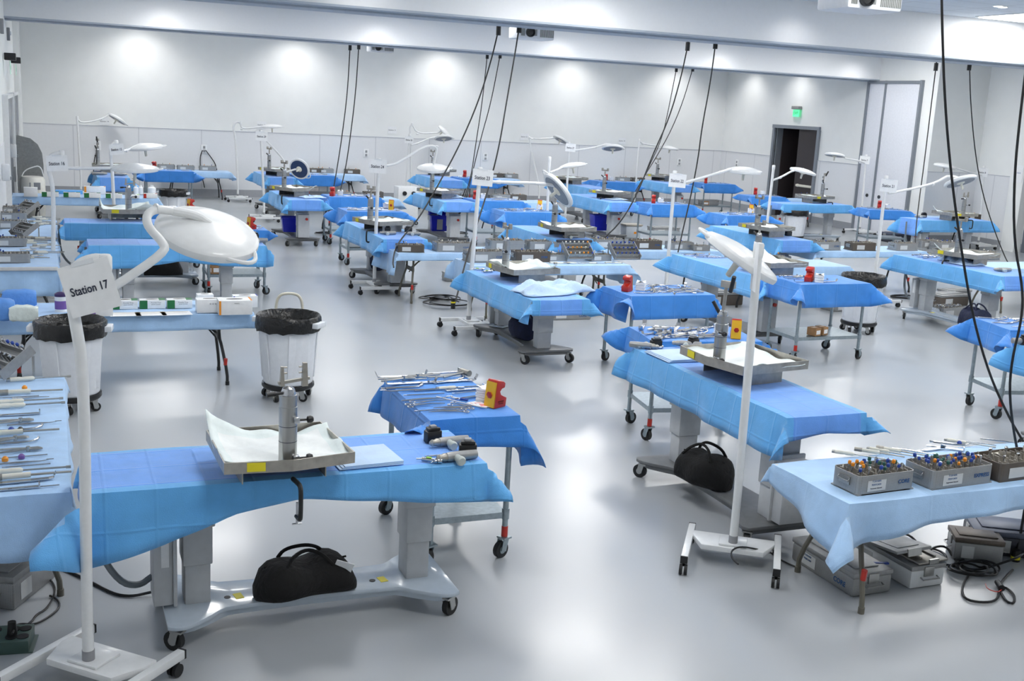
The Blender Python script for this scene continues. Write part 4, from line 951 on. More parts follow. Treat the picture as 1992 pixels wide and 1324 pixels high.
# station seventeen's cart: long side runs in depth
ZKC = ZK(W17); c17, M17 = cart(W17, 2.81, 6.5, PI/2, W=.62, ov=([.2, .18, .17], [.14, .12], [.34, .26, .2], [.2, .22, .24]), seed=31, corner=(.5, .4, 1.4, .4))
sharps(W17, 974, 790, R(-65), (945, 780))
z = ZK(W17)+.003
ONE17 = [(I_FOR, 'ring-handled forceps nearest the front left cart corner', 830, 789, 0), (I_FOR, 'ring-handled forceps behind the front pair', 838, 783, .1), (I_FOR, 'forceps overlapping the front row of instruments', 880, 795, 3.0), (I_ELE, 'slim elevator in the row before the marker pen', 826, 779, .05), (I_ROD, 'thin rod lying alone behind the scissors', 828, 769, .0), (I_PLI, 'bone pliers nearest the rear drape edge', 812, 736, 3.1), (I_PLI, 'bone pliers in the second instrument row', 785, 740, .05), (I_RET, 'perforated wide retractor at the middle of the cart', 800, 747, .0), (I_RET, 'long bent retractor beside the mallet', 880, 743, .03), (I_RET, 'short retractor in the rear instrument row', 780, 734, 3.1), (I_CUR, 'curved retractor reaching the rear cart corner', 893, 741, .3), (I_CUR, 'curved retractor with loop end in the third row', 803, 756, .0), (I_ELE, 'elevator with flattened tip in the fourth row', 850, 760, .02), (I_ELE, 'long elevator across the cart middle', 795, 762, 3.1), (I_ROD, 'pair-like rod lying near the gauze stack', 918, 764, .15), (I_PLA, 'flat blade beneath the handled driver', 905, 759, .1), (I_FOR, 'scissors lying aslant near the paper packets', 912, 792, 5.6), (I_ROD, 'steel ruler-like rod aslant before the marker pen', 884, 782, 5.3), (I_ELE, 'fine elevator in front of the gauze stack', 925, 774, .2), (I_FOR, 'forceps with finger rings at the cart front edge', 870, 802, 3.1), (I_ROD, 'rod crossing beneath the front forceps', 850, 799, .05), (I_PLA, 'flat blade in the rear row beside the mallet', 858, 727, .1)]
for pr, d, px, py, a in ONE17:
    q = P(px, py, ZK(W17)); pr.place((q.x, q.y, z), a, 'steel %s at station seventeen' % d, scale=1.45)
q = P(892, 757, ZKC); DRV.place((q.x, q.y, z), .05, 'driver with ivory handle lying across the cart at station seventeen')
q = P(905, 731, ZKC); MALLET.place((q.x, q.y, z), .35, 'steel mallet at the rear corner of the cart at station seventeen')
q = P(894, 778, ZKC); o = thing('marker_pen', 'white and blue marker pen on the cart at station seventeen', 'pen', (q.x, q.y, z), -.8)
MB().cyl((-.06, 0, .007), (.005, 0, .007), .007).obj('barrel', paper, o); MB().cyl((.005, 0, .007), (.06, 0, .007), .0075).obj('cap', bluep, o)
for i, (px, py, a) in enumerate(((925, 786, .3), (932, 787, .1), (940, 790, -.1))):
    q = P(px, py, ZK(W17)); o = thing('paper_packet', 'white and pink suture packet, %s of three beside the sharps container' % ('rear', 'middle', 'front')[i], 'packet', (q.x, q.y, z+.002*i), a)
    MB().box((0, 0, .001), (.075, .1, .0015)).obj('sleeve', paper, o); MB().box((.0, 0, .002), (.045, .06, .0006)).obj('printed_panel', mat('pink_print', C(226, 150, 150), .6), o)
# other carts
ZKC = ZK(W18); c, M = cart(W18, 4.93, 8.5, R(-9), seed=32, ov=(.24, .26, .22, .15)); sharps(W18, 1430, 660-2, R(-28), (1402, 650))
scatter(W18, c, M, 1.06, .66, 34, 5, rows=6, x1=.3, avoid=[(P(1430, 658, ZKC), .12), (P(1402, 650, ZKC), .1)], s0=1.25, ang=.7, base=.6)
ZKC = ZK(W19); c, M = cart(W19, 9.1, 8.45, R(-12), seed=33); scatter(W19, c, M, 1.06, .66, 18, 6, rows=4, s0=1.25, ang=.6)
ZKC = ZK(W23); c, M = cart(W23, 5.9, 10.72, 0., 1.08, .7, seed=34, ov=(.3, .2, .26, .12), corner=(1.3, .5, 1, .5)); sharps(W23, 1220, 566, R(125), (1246, 564))
scatter(W23, c, M, 1.08, .7, 36, 7, rows=6, x0=-.3, s0=1.25, ang=.8, avoid=[(P(1220, 566, ZKC), .15), (P(1246, 564, ZKC), .13)], base=.4)
ZKC = ZK(W22); c, M = cart(W22, 8.62, 11.32, 0., 1.08, .7, seed=35, ov=(.26, .22, .28, .12)); sharps(W22, 1574, 547, R(125), (1593, 549))
scatter(W22, c, M, 1.08, .7, 14, 8, rows=5, x1=-.0, s0=1.1, avoid=[(P(1574, 547, ZKC), .15), (P(1593, 549, ZKC), .13)])
ZKC = ZK(W21); c, M = cart(W21, 13.05, 11.25, 0., seed=36, ov=(.25, .2, .25, .2)); scatter(W21, c, M, 1.06, .66, 8, 9)
ZKC = ZK(W24); c, M = cart(W24, 4.86, 19.5, 0., 1.08, .7, seed=37, ov=(.28, .22, .22, .15)); sharps(W24, 761, 408, R(-25), (750, 405)); scatter(W24, c, M, 1.08, .7, 20, 10, rows=4, avoid=[(P(761, 408, ZKC), .18)])
ZKC = ZK(W25); c, M = cart(W25, 8.02, 19.8, 0., 1.08, .7, seed=38, ov=(.3, .15, .27, .15)); sharps(W25, 1052, 406, R(-25), (1040, 404)); scatter(W25, c, M, 1.08, .7, 18, 11, rows=4, avoid=[(P(1052, 406, ZKC), .18)])
ZKC = ZK(W26); c, M = cart(W26, 12.95, 19.7, 0., 1.08, .7, seed=39, ov=(.25, .2, .24, .15)); sharps(W26, 1468, 411, R(-25), (1455, 411)); scatter(W26, c, M, 1.08, .7, 16, 12, rows=4, avoid=[(P(1468, 411, ZKC), .18)])
ZKC = ZK(W29); c, M = cart(W29, 5.2, 22.35, 0., 1.08, .7, seed=40, ov=(.28, .1, .25, .15)); sharps(W29, 643, 381, R(150), (662, 380)); scatter(W29, c, M, 1.08, .7, 12, 13, rows=3, x0=-.1, avoid=[(P(643, 381, ZKC), .18)])
ZKC = ZK(W28); c, M = cart(W28, 8.28, 22.1, 0., 1.08, .7, seed=41, ov=(.25, .12, .27, .15)); sharps(W28, 922, 387, R(150), (940, 386)); scatter(W28, c, M, 1.08, .7, 12, 14, rows=3, x0=-.1, avoid=[(P(922, 387, ZKC), .18)])
ZKC = ZK(W27); c, M = cart(W27, 12.42, 21.95, 0., 1.1, .7, seed=42, ov=(.26, .2, .27, .15)); sharps(W27, 1271, 395, R(150), (1285, 394)); scatter(W27, c, M, 1.08, .7, 12, 15, rows=3, x0=-.1, avoid=[(P(1271, 395, ZKC), .18)])
ZKC = ZK(WD); c, M = cart(WD, 17.0, 24.85, R(-4), seed=43, ov=(.15, .25, .25, .15)); sharps(WD, 1438, 373, R(150), (1449, 373)); scatter(WD, c, M, 1.06, .66, 8, 16, rows=3, x0=0)
ZKC = ZK(W33); c, M = cart(W33, 18.3, 29.25, R(-4), seed=44, ov=(.15, .2, .27, .15)); sharps(W33, 1346, 356, R(150)); scatter(W33, c, M, 1.06, .66, 8, 17, rows=3)
ZKC = ZK(W8); c, M = cart(W8, 18.2, 21.6, R(-14), seed=45, ov=(.2, .2, .22, .15)); sharps(W8, 1697, 402, R(150), (1709, 402)); scatter(W8, c, M, 1.06, .66, 14, 18, rows=3)
ZKC = ZK(W14); c, M = cart(W14, 2.1, 28.6, 0., 1.15, .7, seed=46); sharps(W14, 291, 321, R(150)); scatter(W14, c, M, 1.1, .66, 8, 19, rows=3)
ZKC = ZK(W30); c, M = cart(W30, 5.65, 28.4, 0., 1.1, .7, seed=47); scatter(W30, c, M, 1.1, .66, 8, 20, rows=3)
ZKC = ZK(W31); c, M = cart(W31, 10.3, 28.8, 0., 1.1, .7, seed=48, ov=(.2, .2, .25, .15)); sharps(W31, 904, 344, R(150)); scatter(W31, c, M, 1.1, .66, 8, 21, rows=3)
ZKC = ZK(W32); c, M = cart(W32, 14.6, 28.9, 0., 1.15, .7, seed=49); sharps(W32, 1179, 351, R(150), (1189, 351)); scatter(W32, c, M, 1.1, .66, 8, 22, rows=3)
ZKC = ZK(W16); c, M = cart(W16, 2.05, 16.6, 0., .9, .66, seed=50, ov=(.1, .12, .15, .1)); sharps(W16, 501, 455, R(-65)); scatter(W16, c, M, 1., .66, 8, 23, rows=3)
ZKC = ZK(W15); c, M = cart(W15, 1.35, 19.3, 0., .9, .66, seed=51, ov=(.1, .12, .15, .1)); sharps(W15, 419, 410, R(-65)); scatter(W15, c, M, .9, .66, 14, 24, rows=4)
# ---------------------------------------------------------------- folding tables with pale blue covers
def fold(where, x, y, L=2.4, W=.76, orient='X', ov=(.15, .15, .12, .08), seed=0, proto=None, **k):
    c = (x+L/2, y+W/2) if orient == 'X' else (x+W/2, y+L/2); rz = 0 if orient == 'X' else PI/2
    FREG[where] = (c, L/2, W/2, rz, ZF)
    pr = proto or (FOLD8 if L > 2 else FOLD6); pr.place((c[0], c[1], 0), rz, 'grey-topped folding table under a pale blue cover ' + where)
    drape('table_cover', 'pale blue paper cover on the folding table ' + where, 'table cover', L, W, ZF-.004, ov, [pale], None, seed, c, rz, wave=1.6, tau=.08, cone=.6, **k)
    return c
FREG = {}
def fillt(loc, rz, L, W, zz, n, seed, what, cols=('steel', 'blue', 'white', 'steel')):
    rn = random.Random(seed); M = Matrix.Rotation(rz, 4, 'Z'); per = max(2, int(round((n*L/W)**.5))); k = 0
    while k < n:
        i, j = k % per, k//per; rows = math.ceil(n/per)
        p = Vector(loc)+M @ Vector(((i+.5)/per*L*.84-L*.42+rn.uniform(-.006, .006), (j+.5)/rows*W*.76-W*.38+rn.uniform(-.006, .006), zz))
        cn = cols[(i*len(cols)//per) if rn.random() < .6 else rn.randrange(len(cols))]; l = f'{cn}-capped instrument in the {what}' if cn != 'steel' else f'small steel instrument in the {what}'
        PEG[cn].place((p.x, p.y, p.z), (rn.uniform(-.25, .25), rn.uniform(-.25, .25), rn.random()*6), l, l, rn.uniform(1., 1.35)); k += 1
LETT = mat('tray_print_blue', C(40, 86, 140), .6)
def tlabel(o, L, W, h, big, small=None):
    if big: link('lettering', text_mesh(big, .034, LETT, bold=.0007), o, (L*.3, -W/2-.002, h*.5), FRONT)
    if small:
        for k, t in enumerate(small): link('lettering', text_mesh(t, .017 if k < 2 else .012, LETT if k < 2 else ink), o, (-L*.19, -W/2-.003, h*(.68-.18*k)), FRONT)
def otray(px, py, rz, what, pr=TRAYA, n=10, seed=0, z=ZF, L=.44, W=.23, h=.12, big=None, small=None, cols=('steel', 'blue', 'white', 'steel'), s=1., at=None, tab=None):
    """px, py: middle of the tray's front bottom edge."""
    q = at or P(px, py, z); M = Matrix.Rotation(rz, 4, 'Z'); p = q+M @ Vector((0, W/2*s, 0)); p = inside(FREG.get(tab), p, .02, .05) if tab else p
    o = pr.place((p.x, p.y, z), rz, what, scale=s)
    if big or small: tlabel(o, L, W, h, big, small)
    fillt((p.x, p.y, z), rz, L*s, W*s, h*.62*s+.002, n if n > 20 else max(2, int(n*.38)), seed, re.sub(r'\b(open|grey|sterilization|light|long) ', '', what).replace('tray of steel instruments', 'heaped tray').replace(', second from', ' second from').replace('corner sink, ', 'sink, ').replace('at the back station nearest the', 'near the').replace('at the back wall behind', 'behind'), cols); return o
def rack(px, py, rz, what, n=12, seed=0, z=ZF, cols=('blue', 'steel', 'white'), s=1.):
    q = P(px, py, z); RACK.place((q.x, q.y, z), rz, what, scale=s); rn = random.Random(seed); M = Matrix.Translation((q.x, q.y, z)) @ Matrix.Rotation(rz, 4, 'Z') @ Matrix.Scale(s, 4) @ Matrix.Translation((0, 0, .11)) @ Matrix.Rotation(.6, 4, 'X')
    for k in range(n):
        p = M @ Vector((-.15+.3*(k % 6)/5, -.1+.2*(k//6)/max(1, (n-1)//6), .006)); cn = rn.choice(cols); l = f'{cn} instrument in the {what}'.replace('tilted ', '').replace('instrument rack', 'rack')
        PEG[cn].place(p, (.6, 0, rz), l, l, 1.25*s)
# front right table
WF = 'at the front right with lettered trays'
fold(WF, 4.2, 4.86, 2.4, .76, ov=([.34, .22, .12], .2, [.3, .17, .15, .16, .15], .1), seed=61, proto=FOLDB, corner=(1, .4, .5, .3))
otray(1723, 958, R(3), 'open grey sterilization tray lettered CORE on the front right table', n=26, seed=1, big='CORE', small=('TORNIER', 'PERFORM', 'Anatomic Glenoid'), cols=('orange', 'green', 'blue', 'steel'))
PT = Proto(open_tray_proto(.5, .25, .12)); otray(1872, 946, R(3), 'open grey sterilization tray lettered EXPRESS on the front right table', pr=PT, L=.5, W=.25, n=40, seed=2, big='EXPRESS', small=('TORNIER', 'PERFORM', 'Augmented Glenoid'), cols=('blue', 'green', 'orange', 'blue', 'steel'))
PB = Proto(open_tray_proto(.46, .25, .12, bronzep, bronze)); otray(1995, 932, R(3), 'open bronze sterilization tray at the end of the front right table', pr=PB, L=.46, W=.25, n=14, seed=3, cols=('steel', 'steel'))
q = P(1933, 880, ZF+.1); o = MB().lathe([(.01, 0), (.045, 0), (.047, .01), (.045, .02), (.012, .02), (.01, .008)], 24).obj('white_spool', offwhite, loc=(q.x, q.y, ZF+.085)); tag(o, 'white round disc lying in the bronze tray', 'disc')
for i, (px, py, a, d) in enumerate(((1668, 889, -.75, 'ivory-handled driver left of the row behind the CORE tray'), (1710, 885, -.8, 'ivory-handled driver second in the row behind the CORE tray'), (1735, 884, -.85, 'ivory-handled driver third in the row behind the trays'), (1752, 882, -.8, 'ivory-handled driver fourth in the row behind the trays'), (1885, 866, -.8, 'ivory-handled driver behind the EXPRESS tray'))):
    q = P(px, py, ZF); (DRV, DRV2)[i % 2].place((q.x, q.y, ZF+.004), a, d, scale=1.0)
for i, (px, py, a, d) in enumerate(((1775, 880, -.8, 'slim steel shaft behind the gap between the trays'), (1838, 873, -.7, 'steel bar with notches behind the EXPRESS tray'), (1862, 868, -.7, 'purple-tipped shaft cluster behind the EXPRESS tray'), (1905, 864, -.7, 'thin steel shaft behind the bronze tray'), (1945, 860, -.7, 'steel shaft near the bronze tray rim'), (1810, 876, .1, 'fine steel pin pair behind the EXPRESS tray'))):
    q = P(px, py, ZF); (I_ELE, I_PLA, I_CUR, I_ROD)[i % 4].place((q.x, q.y, ZF+.004), a, d, scale=1.2)
q = P(1866, 864, ZF); o = MB().lathe([(.004, 0), (.016, .002), (.016, .014), (.006, .024)], 12).obj('thumb_screw', bluep, loc=(q.x, q.y, ZF+.003)); tag(o, 'blue knob standing behind the EXPRESS tray', 'knob')
# table in front of station twenty three
F23w = 'behind station twenty three'
fold(F23w, 5.25, 14.0, 2.4, ov=(.3, .3, .13, .1), seed=62, proto=FOLDB)
otray(950, 511, R(0), 'open grey tray lettered CORE behind station twenty three', n=12, seed=4, big='CORE', s=1.3)
otray(1038, 510, R(-2), 'open bronze tray lettered STEM behind station twenty three', pr=TRAYB, n=8, seed=5, big='STEM', s=1.2)
for i, px in enumerate((1083, 1170)):
    otray(px, 508, R(3), 'plain grey tray %s rack behind station twenty three' % ('beside the orange-capped', 'beside the dark blue-handled')[i], n=2, seed=6+i, cols=('steel',), s=.8)
rack(1122, 507, 0, 'tilted instrument rack with orange caps behind station twenty three', 18, 8, cols=('blue', 'orange', 'steel', 'white'), s=1.15)
rack(1212, 507, 0, 'tilted instrument rack full of dark blue handles behind station twenty three', 18, 9, cols=('blue',), s=1.15)
scatter(F23w, Vector((6.9, 14.14, 0)), I4, 1.5, .2, 12, 25, z=ZF, rows=2, place='on the pale blue table', kinds=[(DRV, 'ivory-handled driver'), (I_ROD, 'thin steel rod'), (DRV2, 'ivory impactor')], s0=.9)
# station twenty four's table
F24w = 'before station twenty four'
fold(F24w, 4.55, 15.22, 2.4, ov=(.32, .15, .1, .1), seed=63, proto=FOLDB)
otray(800, 491, R(-4), 'open bronze tray with orange tag before station twenty four', pr=TRAYB, n=8, seed=10, s=.9)
otray(885, 490, R(-1), 'open long grey tray heaped with steel before station twenty four', pr=TRAYL, L=.56, W=.26, h=.13, n=16, seed=11, cols=('steel', 'white', 'steel'), big='CORE')
otray(988, 487, R(-1), 'pierced light grey tray behind the twenty three trays', n=8, seed=12, s=1.25, cols=('steel', 'orange'))
otray(1060, 487, R(-1), 'light grey tray with black-tipped rack behind the twenty three trays', n=12, seed=13, s=1.15, cols=('steel', 'white'))
# table right of it
F25w = 'between stations twenty three and twenty two'
fold(F25w, 7.7, 15.45, 2.4, ov=(.3, .15, .13, .1), seed=64)
otray(1184, 484, R(0), 'open grey tray lettered CORE nearest the station twenty two sign', n=12, seed=14, big='CORE', s=1.25)
otray(1262, 485, R(0), 'open bronze tray lettered STEM nearest the station twenty two sign', pr=TRAYB, n=10, seed=15, big='STEM', s=1.15, cols=('steel', 'white'))
otray(1328, 486, R(0), 'open grey tray with blue caps just behind the station twenty two pole', n=12, seed=16, big='CORE', s=1., cols=('blue', 'steel'))
otray(1366, 488, R(0), 'small grey tray beside the station twenty two lamp pole', n=6, seed=17, s=.7, cols=('steel',))
F22w = 'behind station twenty two'
fold(F22w, 9.6, 13.75, 1.75, ov=(.15, .12, .14, .1), seed=65)
otray(1512, 511, R(0), 'open grey tray half hidden by the tilted lamp head', n=6, seed=18, big='CORE', s=.8, cols=('steel', 'orange'))
scatter(F22w, Vector((10.1, 13.95, 0)), I4, .8, .3, 4, 26, z=ZF, rows=2, place='on the pale blue table', kinds=[(DRV, 'ivory-handled driver'), (I_ROD, 'thin steel rod')], s0=.9)
F26w = 'behind the station twenty one sign'
fold(F26w, 11.95, 15.4, 2.4, ov=(.15, .15, .1, .1), seed=66)
otray(1612, 487, R(0), 'open grey tray lettered CORE left of the station twenty one pole', n=12, seed=19, big='CORE', s=1.2)
otray(1682, 488, R(0), 'open bronze tray beside the station twenty one lamp pole', pr=TRAYB, n=8, seed=20, s=1.15)
F21w = 'behind station twenty one'
fold(F21w, 14., 13.4, 2.4, ov=(.2, .2, .2, .1), seed=67, proto=FOLDB)
for i, (px, py) in enumerate(((1765, 488), (1812, 482), (1845, 486), (1925, 506))):
    otray(px, py, R(0), 'grey tray of steel instruments %s station twenty one' % ('first along the row behind', 'second along the row behind', 'third along the row behind', 'beyond the steel tray of')[i], n=14, seed=21+i, s=1.1, cols=('steel', 'blue', 'white', 'steel'))
# back row tables
def backt(where, x, y, L, trays, seed):
    fold(where, x, y, L, ov=(.15, .22, .16, .05), seed=seed, proto=FOLD6)
    for i, (px, py, b) in enumerate(trays):
        otray(px, py, 0, '%s tray %s' % (('grey', 'bronze')[b], where) + (', %s along it' % ('first', 'second', 'third')[i] if len(trays) > 1 else ''), pr=(TRAYA, TRAYB)[b], n=6, seed=seed+i, cols=('steel', 'orange', 'blue'), s=1.0, tab=where)
backt(W14, 2.7, 30.9, 1.8, [(324, 329, 0), (362, 331, 0), (405, 332, 0)], 70)
backt(W30, 6.4, 31.05, 1.8, [(607, 333, 1), (630, 335, 0), (680, 336, 1)], 71)
backt(W31, 11.2, 31.05, 1.8, [(955, 343, 1), (985, 344, 0)], 72)
backt(W32, 15.7, 30.9, 1.8, [(1085, 338, 1), (1120, 340, 0), (1160, 344, 0), (1200, 347, 1)], 73) if False else backt(W32, 15.7, 30.9, 1.8, [(1199, 346, 1), (1158, 343, 0)], 73)
backt(W29, 5.3, 23.75, 1.8, [(668, 385, 0), (728, 384, 1)], 74)
backt(W28, 9.0, 23.5, 1.8, [(962, 385, 0), (995, 386, 1)], 75)
backt(W27, 11.1, 26.2, 1.8, [(1248, 384, 0), (1300, 352, 1)], 76) if False else None
o = otray(1248, 395, 0, 'large grey case standing behind the cart at station twenty seven', n=3, seed=77, s=1.2, at=Vector((12.6, 22.95, 0)), z=.905, cols=('steel',)) if False else None
backt(WD, 18.1, 25.75, 1.8, [(1560, 372, 0), (1618, 391, 1), (1660, 396, 0)], 78)
backt(W8, 19.6, 21.2, 1.8, [(1905, 428, 1), (1955, 441, 0)], 79)
# left wall tables, long side along the wall
def lfold(where, y, L, seed, pr): return fold(where, -.72, y, L, .76, 'Y', ov=([.36, .34, .3], .1, [.14, .13, .12], .03), seed=seed, proto=pr, corner=(.35, .35, .35, .35))
WL1, WL2, WL3 = 'against the left wall in front', 'against the left wall beside station sixteen', 'against the left wall beside station fifteen'
lfold(WL1, 6.1, 2.6, 80, FOLDB); lfold(WL2, 14.15, 2.3, 81, FOLD8); lfold(WL3, 17., 2.3, 82, FOLD8)
rack(12, 733, R(-60), 'tilted instrument rack at the far end of the front left table', 18, 27, cols=('blue', 'steel', 'steel'), s=1.1)
LW = [(DRV, 'ivory-handled driver nearest the far end', 75, 740, .1), (DRV2, 'long impactor with ivory grip in the second row', 60, 766, .03), (I_ROD, 'thin shaft behind the second impactor', 40, 774, .05), (I_FOR, 'ring-handled forceps in the third row', 62, 776, .1), (DRV, 'short ivory-handled driver in the third row', 55, 784, .08), (DRV, 'white graduated driver in the fourth row', 58, 792, .05), (I_PLA, 'stepped block gauge in the fifth row', 35, 808, .03), (I_PLI, 'grey pliers in the sixth row', 40, 822, .08), (I_ELE, 'long elevator in the sixth row', 62, 827, .05), (DRV2, 'white-tipped impactor in the seventh row', 45, 845, .05), (I_CUR, 'curved shaft in the seventh row', 55, 838, .04), (I_PLI, 'coarse pliers in the eighth row', 30, 857, .2), (I_CUR, 'ratchet-like curved tool in the eighth row', 45, 864, .0), (I_PLI, 'pointed pliers in the ninth row', 55, 878, .05), (I_ROD, 'thin wire rod in the tenth row', 50, 890, .06), (I_ELE, 'grey elevator in the eleventh row', 40, 903, .05), (I_ROD, 'slender rod in the eleventh row', 55, 908, .05), (DRV, 'white graduated driver in the twelfth row', 55, 920, .02), (DRV2, 'ivory-tipped impactor in the thirteenth row', 60, 930, .05), (I_RET, 'bent retractor beneath the ivory impactor', 45, 938, .1), (I_ROD, 'long rod nearest the front edge', 70, 950, .05), (I_PLA, 'cross-bar gauge at the front edge', 25, 953, .05)]
for pr, d, px, py, a in LW:
    q = P(px, py, ZF); pr.place((q.x, q.y, ZF+.004), a, 'steel %s of the front left table' % d, scale=1.3)
for i, (px, py, m, d) in enumerate(((22, 840, bluep, 'blue'), (40, 840, blackp, 'black'), (42, 893, purple, 'purple'), (48, 758, orange, 'yellow'), (10, 898, orange, 'amber'))):
    q = P(px, py, ZF); o = MB().lathe([(.004, 0), (.018, .003), (.018, .02), (.008, .03)], 12).obj('tool_bead', m, loc=(q.x, q.y, ZF+.003)); tag(o, d + ' round cap lying among tools on the front left table', 'cap')
for wh, px0, px1, py0, py1, sd in ((WL2, 60, 98, 462, 505, 28), (WL3, 62, 100, 423, 440, 29)):
    rn = random.Random(sd)
    for k in range(18):
        px, py = rn.uniform(px0, px1), py0+(py1-py0)*(k+.5)/18; q = P(px, py, ZF); pr, d = rn.choice([(DRV, 'ivory-handled driver'), (DRV2, 'ivory impactor'), (I_PLI, 'steel pliers'), (I_ELE, 'steel elevator'), (I_ROD, 'thin steel rod')]); l = f'{d} in the rows of tools {wh}'
        pr.place((q.x, q.y, ZF+.004+.001*(k % 2)), rn.uniform(-.1, .15), l, l, 1.1)
for i, (px, py, d) in enumerate(((22, 512, 'nearest its front edge'), (18, 480, 'second from its front edge'))): otray(px, py, R(2), 'grey tray of blue-capped tools by station sixteen, ' + d, n=10, seed=30+i, s=.95, cols=('blue', 'steel'))
for i, (px, py, d) in enumerate(((22, 445, 'nearest its front edge'), (24, 428, 'second from its front edge'), (26, 416, 'last along the wall'))): otray(px, py, R(2), 'grey tray by station fifteen, ' + d, n=8, seed=33+i, s=.95, cols=('steel', 'blue'))
rack(50, 463, R(-60), 'tilted grey rack between tools and trays beside station sixteen', 10, 36, cols=('steel',)); rack(55, 418, R(-60), 'tilted grey rack between tools and trays beside station fifteen', 10, 37, cols=('steel',))
# supply table across the left aisle
WC = 'with glove boxes beside the white cans'
fold(WC, -.6, 11.0, 2.42, .76, ov=(.1, .14, .15, .08), seed=83)
def gb(px, py, lab, **k):
    q = P(px, py, ZF); rz = k.pop('rz', 0.); W = k.get('W', .12); M = Matrix.Rotation(rz, 4, 'Z'); p = q+M @ Vector((0, W/2, 0)); return glove_box(lab, (p.x, p.y, ZF+.004), rz, **k)
for px, d in ((243, 'nearest the station seventeen sign'), (297, 'in the middle of three'), (350, 'farthest along the three')): gb(px, 602-(px-243)*.015, 'white and green glove box %s on the supply table' % d, txt=(('Powder Free', .018, .72), ('EXAM GLOVES', .013, .5)))
gb(196, 616, 'purple-ended glove box behind the station seventeen sign', band=purple, L=.22)
gb(400, 597, 'tall white carton behind the row end on the supply table', band=None, L=.16, W=.12, h=.12, slot=True)
gb(410, 609, 'white carton with small printed drawings on the supply table', band=None, L=.26, W=.14, h=.13, txt=(('o o o o', .03, .7),))
gb(478, 599, 'white carton holding blue masks on the supply table', band=bluebin, bandw=.05, L=.24, W=.12, h=.12)
gb(459, 613, 'large white and orange carton nearest the white can', band=orange, bandw=.06, L=.32, W=.2, h=.14, txt=(('MASKS', .016, .8),))
for i, (px, py) in enumerate(((245, 616), (295, 615), (345, 614))):
    q = P(px, py, ZF); o = thing('printed_sheet', 'white printed sheet on the supply table, %s of three' % ('first', 'second', 'third')[i], 'paper', (q.x, q.y+.1, ZF+.006), .03*i)
    MB().box((0, 0, 0), (.28, .2, .001)).obj('sheet', paper, o); MB().box((0, .085, .001), (.25, .012, .0006)).box((0, -.0, .001), (.2, .003, .0005)).box((0, .03, .001), (.22, .003, .0005)).obj('printed_lines', mat('tan_print', C(196, 178, 140), .7), o)
q = P(119, 606, ZF); o = thing('wipes_canister', 'white wipes canister with dark purple lid on the supply table', 'canister', (q.x, q.y, ZF)); MB().lathe([(.01, 0), (.055, .002), (.055, .15), (.05, .155)], 24).obj('canister_body', paper, o); MB().lathe([(.056, .15), (.056, .175), (.03, .19), (.002, .192)], 24).obj('lid', mat('purple_lid', C(58, 40, 90), .4), o); MB().lathe([(.0555, .03), (.0555, .11)], 24, cap=False).obj('label_band', purple, o)
def pack(px, py, lab, m, L, W, h, sd, rz=0., z=ZF):
    rn = random.Random(sd); q = P(px, py, z); rs = []
    for i in range(9):
        u = i/8*2-1; e = max(.78, (1-abs(u)**6)**.5 if abs(u) < 1 else .78)
        rs.append([(u*L/2+rn.uniform(-.006, .006), math.copysign(abs(math.cos(a))**.35, math.cos(a))*W/2*e*rn.uniform(.95, 1.03), h/2+math.copysign(abs(math.sin(a))**.4, math.sin(a))*h/2*e*rn.uniform(.88, 1.06)) for a in [2*PI*k/14 for k in range(14)]])
    b = MB().rings(rs); zmin = min(v[2] for v in b.v); b.v = [(x, y, zz-zmin) for x, y, zz in b.v]
    o = b.obj('wrapped_pack', m, loc=(q.x, q.y+W/2, z+.004), rot=rz, angle=60); return tag(o, lab, 'pack')
packm = mat('blue_wrapped_gown', C(92, 150, 226), .55, bump=.7, bscale=14); packw = mat('printed_soft_pack', C(222, 232, 228), .45, bump=.6, bscale=18, noise=.06)
pack(2, 628, 'blue wrapped gown pack at the picture edge on the supply table', packm, .22, .22, .2, 1); pack(38, 602, 'folded blue gown behind the white soft pack', packm, .3, .2, .17, 2); pack(47, 628, 'white printed soft pack leaning on the blue gown', packw, .24, .1, .15, 3)
# far left supply table
WB = 'by the corner sink'
fold(WB, -.7, 22.95, 2.65, .76, ov=(.1, .18, .15, .08), seed=84)
for i, (px, py) in enumerate(((98, 383), (140, 384), (180, 385), (222, 386))): gb(px, py, 'green and white glove box %s on the corner sink table' % ('first along', 'second along', 'third along', 'last along')[i], L=.3, W=.14, h=.09)
gb(60, 383, 'plain white carton at the wall end of the corner sink table', band=None, L=.24, W=.16, h=.17, slot=False); gb(185, 378, 'white and orange carton behind the third glove box', band=orange, bandw=.1, L=.4, W=.16, h=.15); gb(293, 386, 'white carton with red stripe at the aisle end of the corner sink table', band=red, bandw=.2, L=.26, W=.14, h=.09); gb(258, 386, 'white carton with lime stripe near the aisle end of the corner sink table', band=mat('lime_label', C(150, 200, 70), .5), bandw=.2, L=.26, W=.14, h=.07)
for i, px in enumerate((266, 275, 297)):
    q = P(px, 380, ZF); o = thing('white_bottle', 'small white bottle on the corner sink table, %s of three' % ('first', 'second', 'third')[i], 'bottle', (q.x, q.y+.2, ZF+.003)); s = (.05, .05, .08)[i]; MB().lathe([(.01, 0), (s, .004), (s, .13), (s*.5, .16)], 18).obj('bottle_body', paper, o); MB().cyl((0, 0, .155), (0, 0, .185), s*.5).obj('cap', white, o)
q = P(135, 379, ZF); o = MB().box((0, 0, .035), (.5, .2, .07)).obj('folded_drapes', cyan, loc=(q.x, q.y+.25, ZF+.003), bevel=.01); tag(o, 'folded blue drapes stacked behind the green glove boxes', 'drapes')

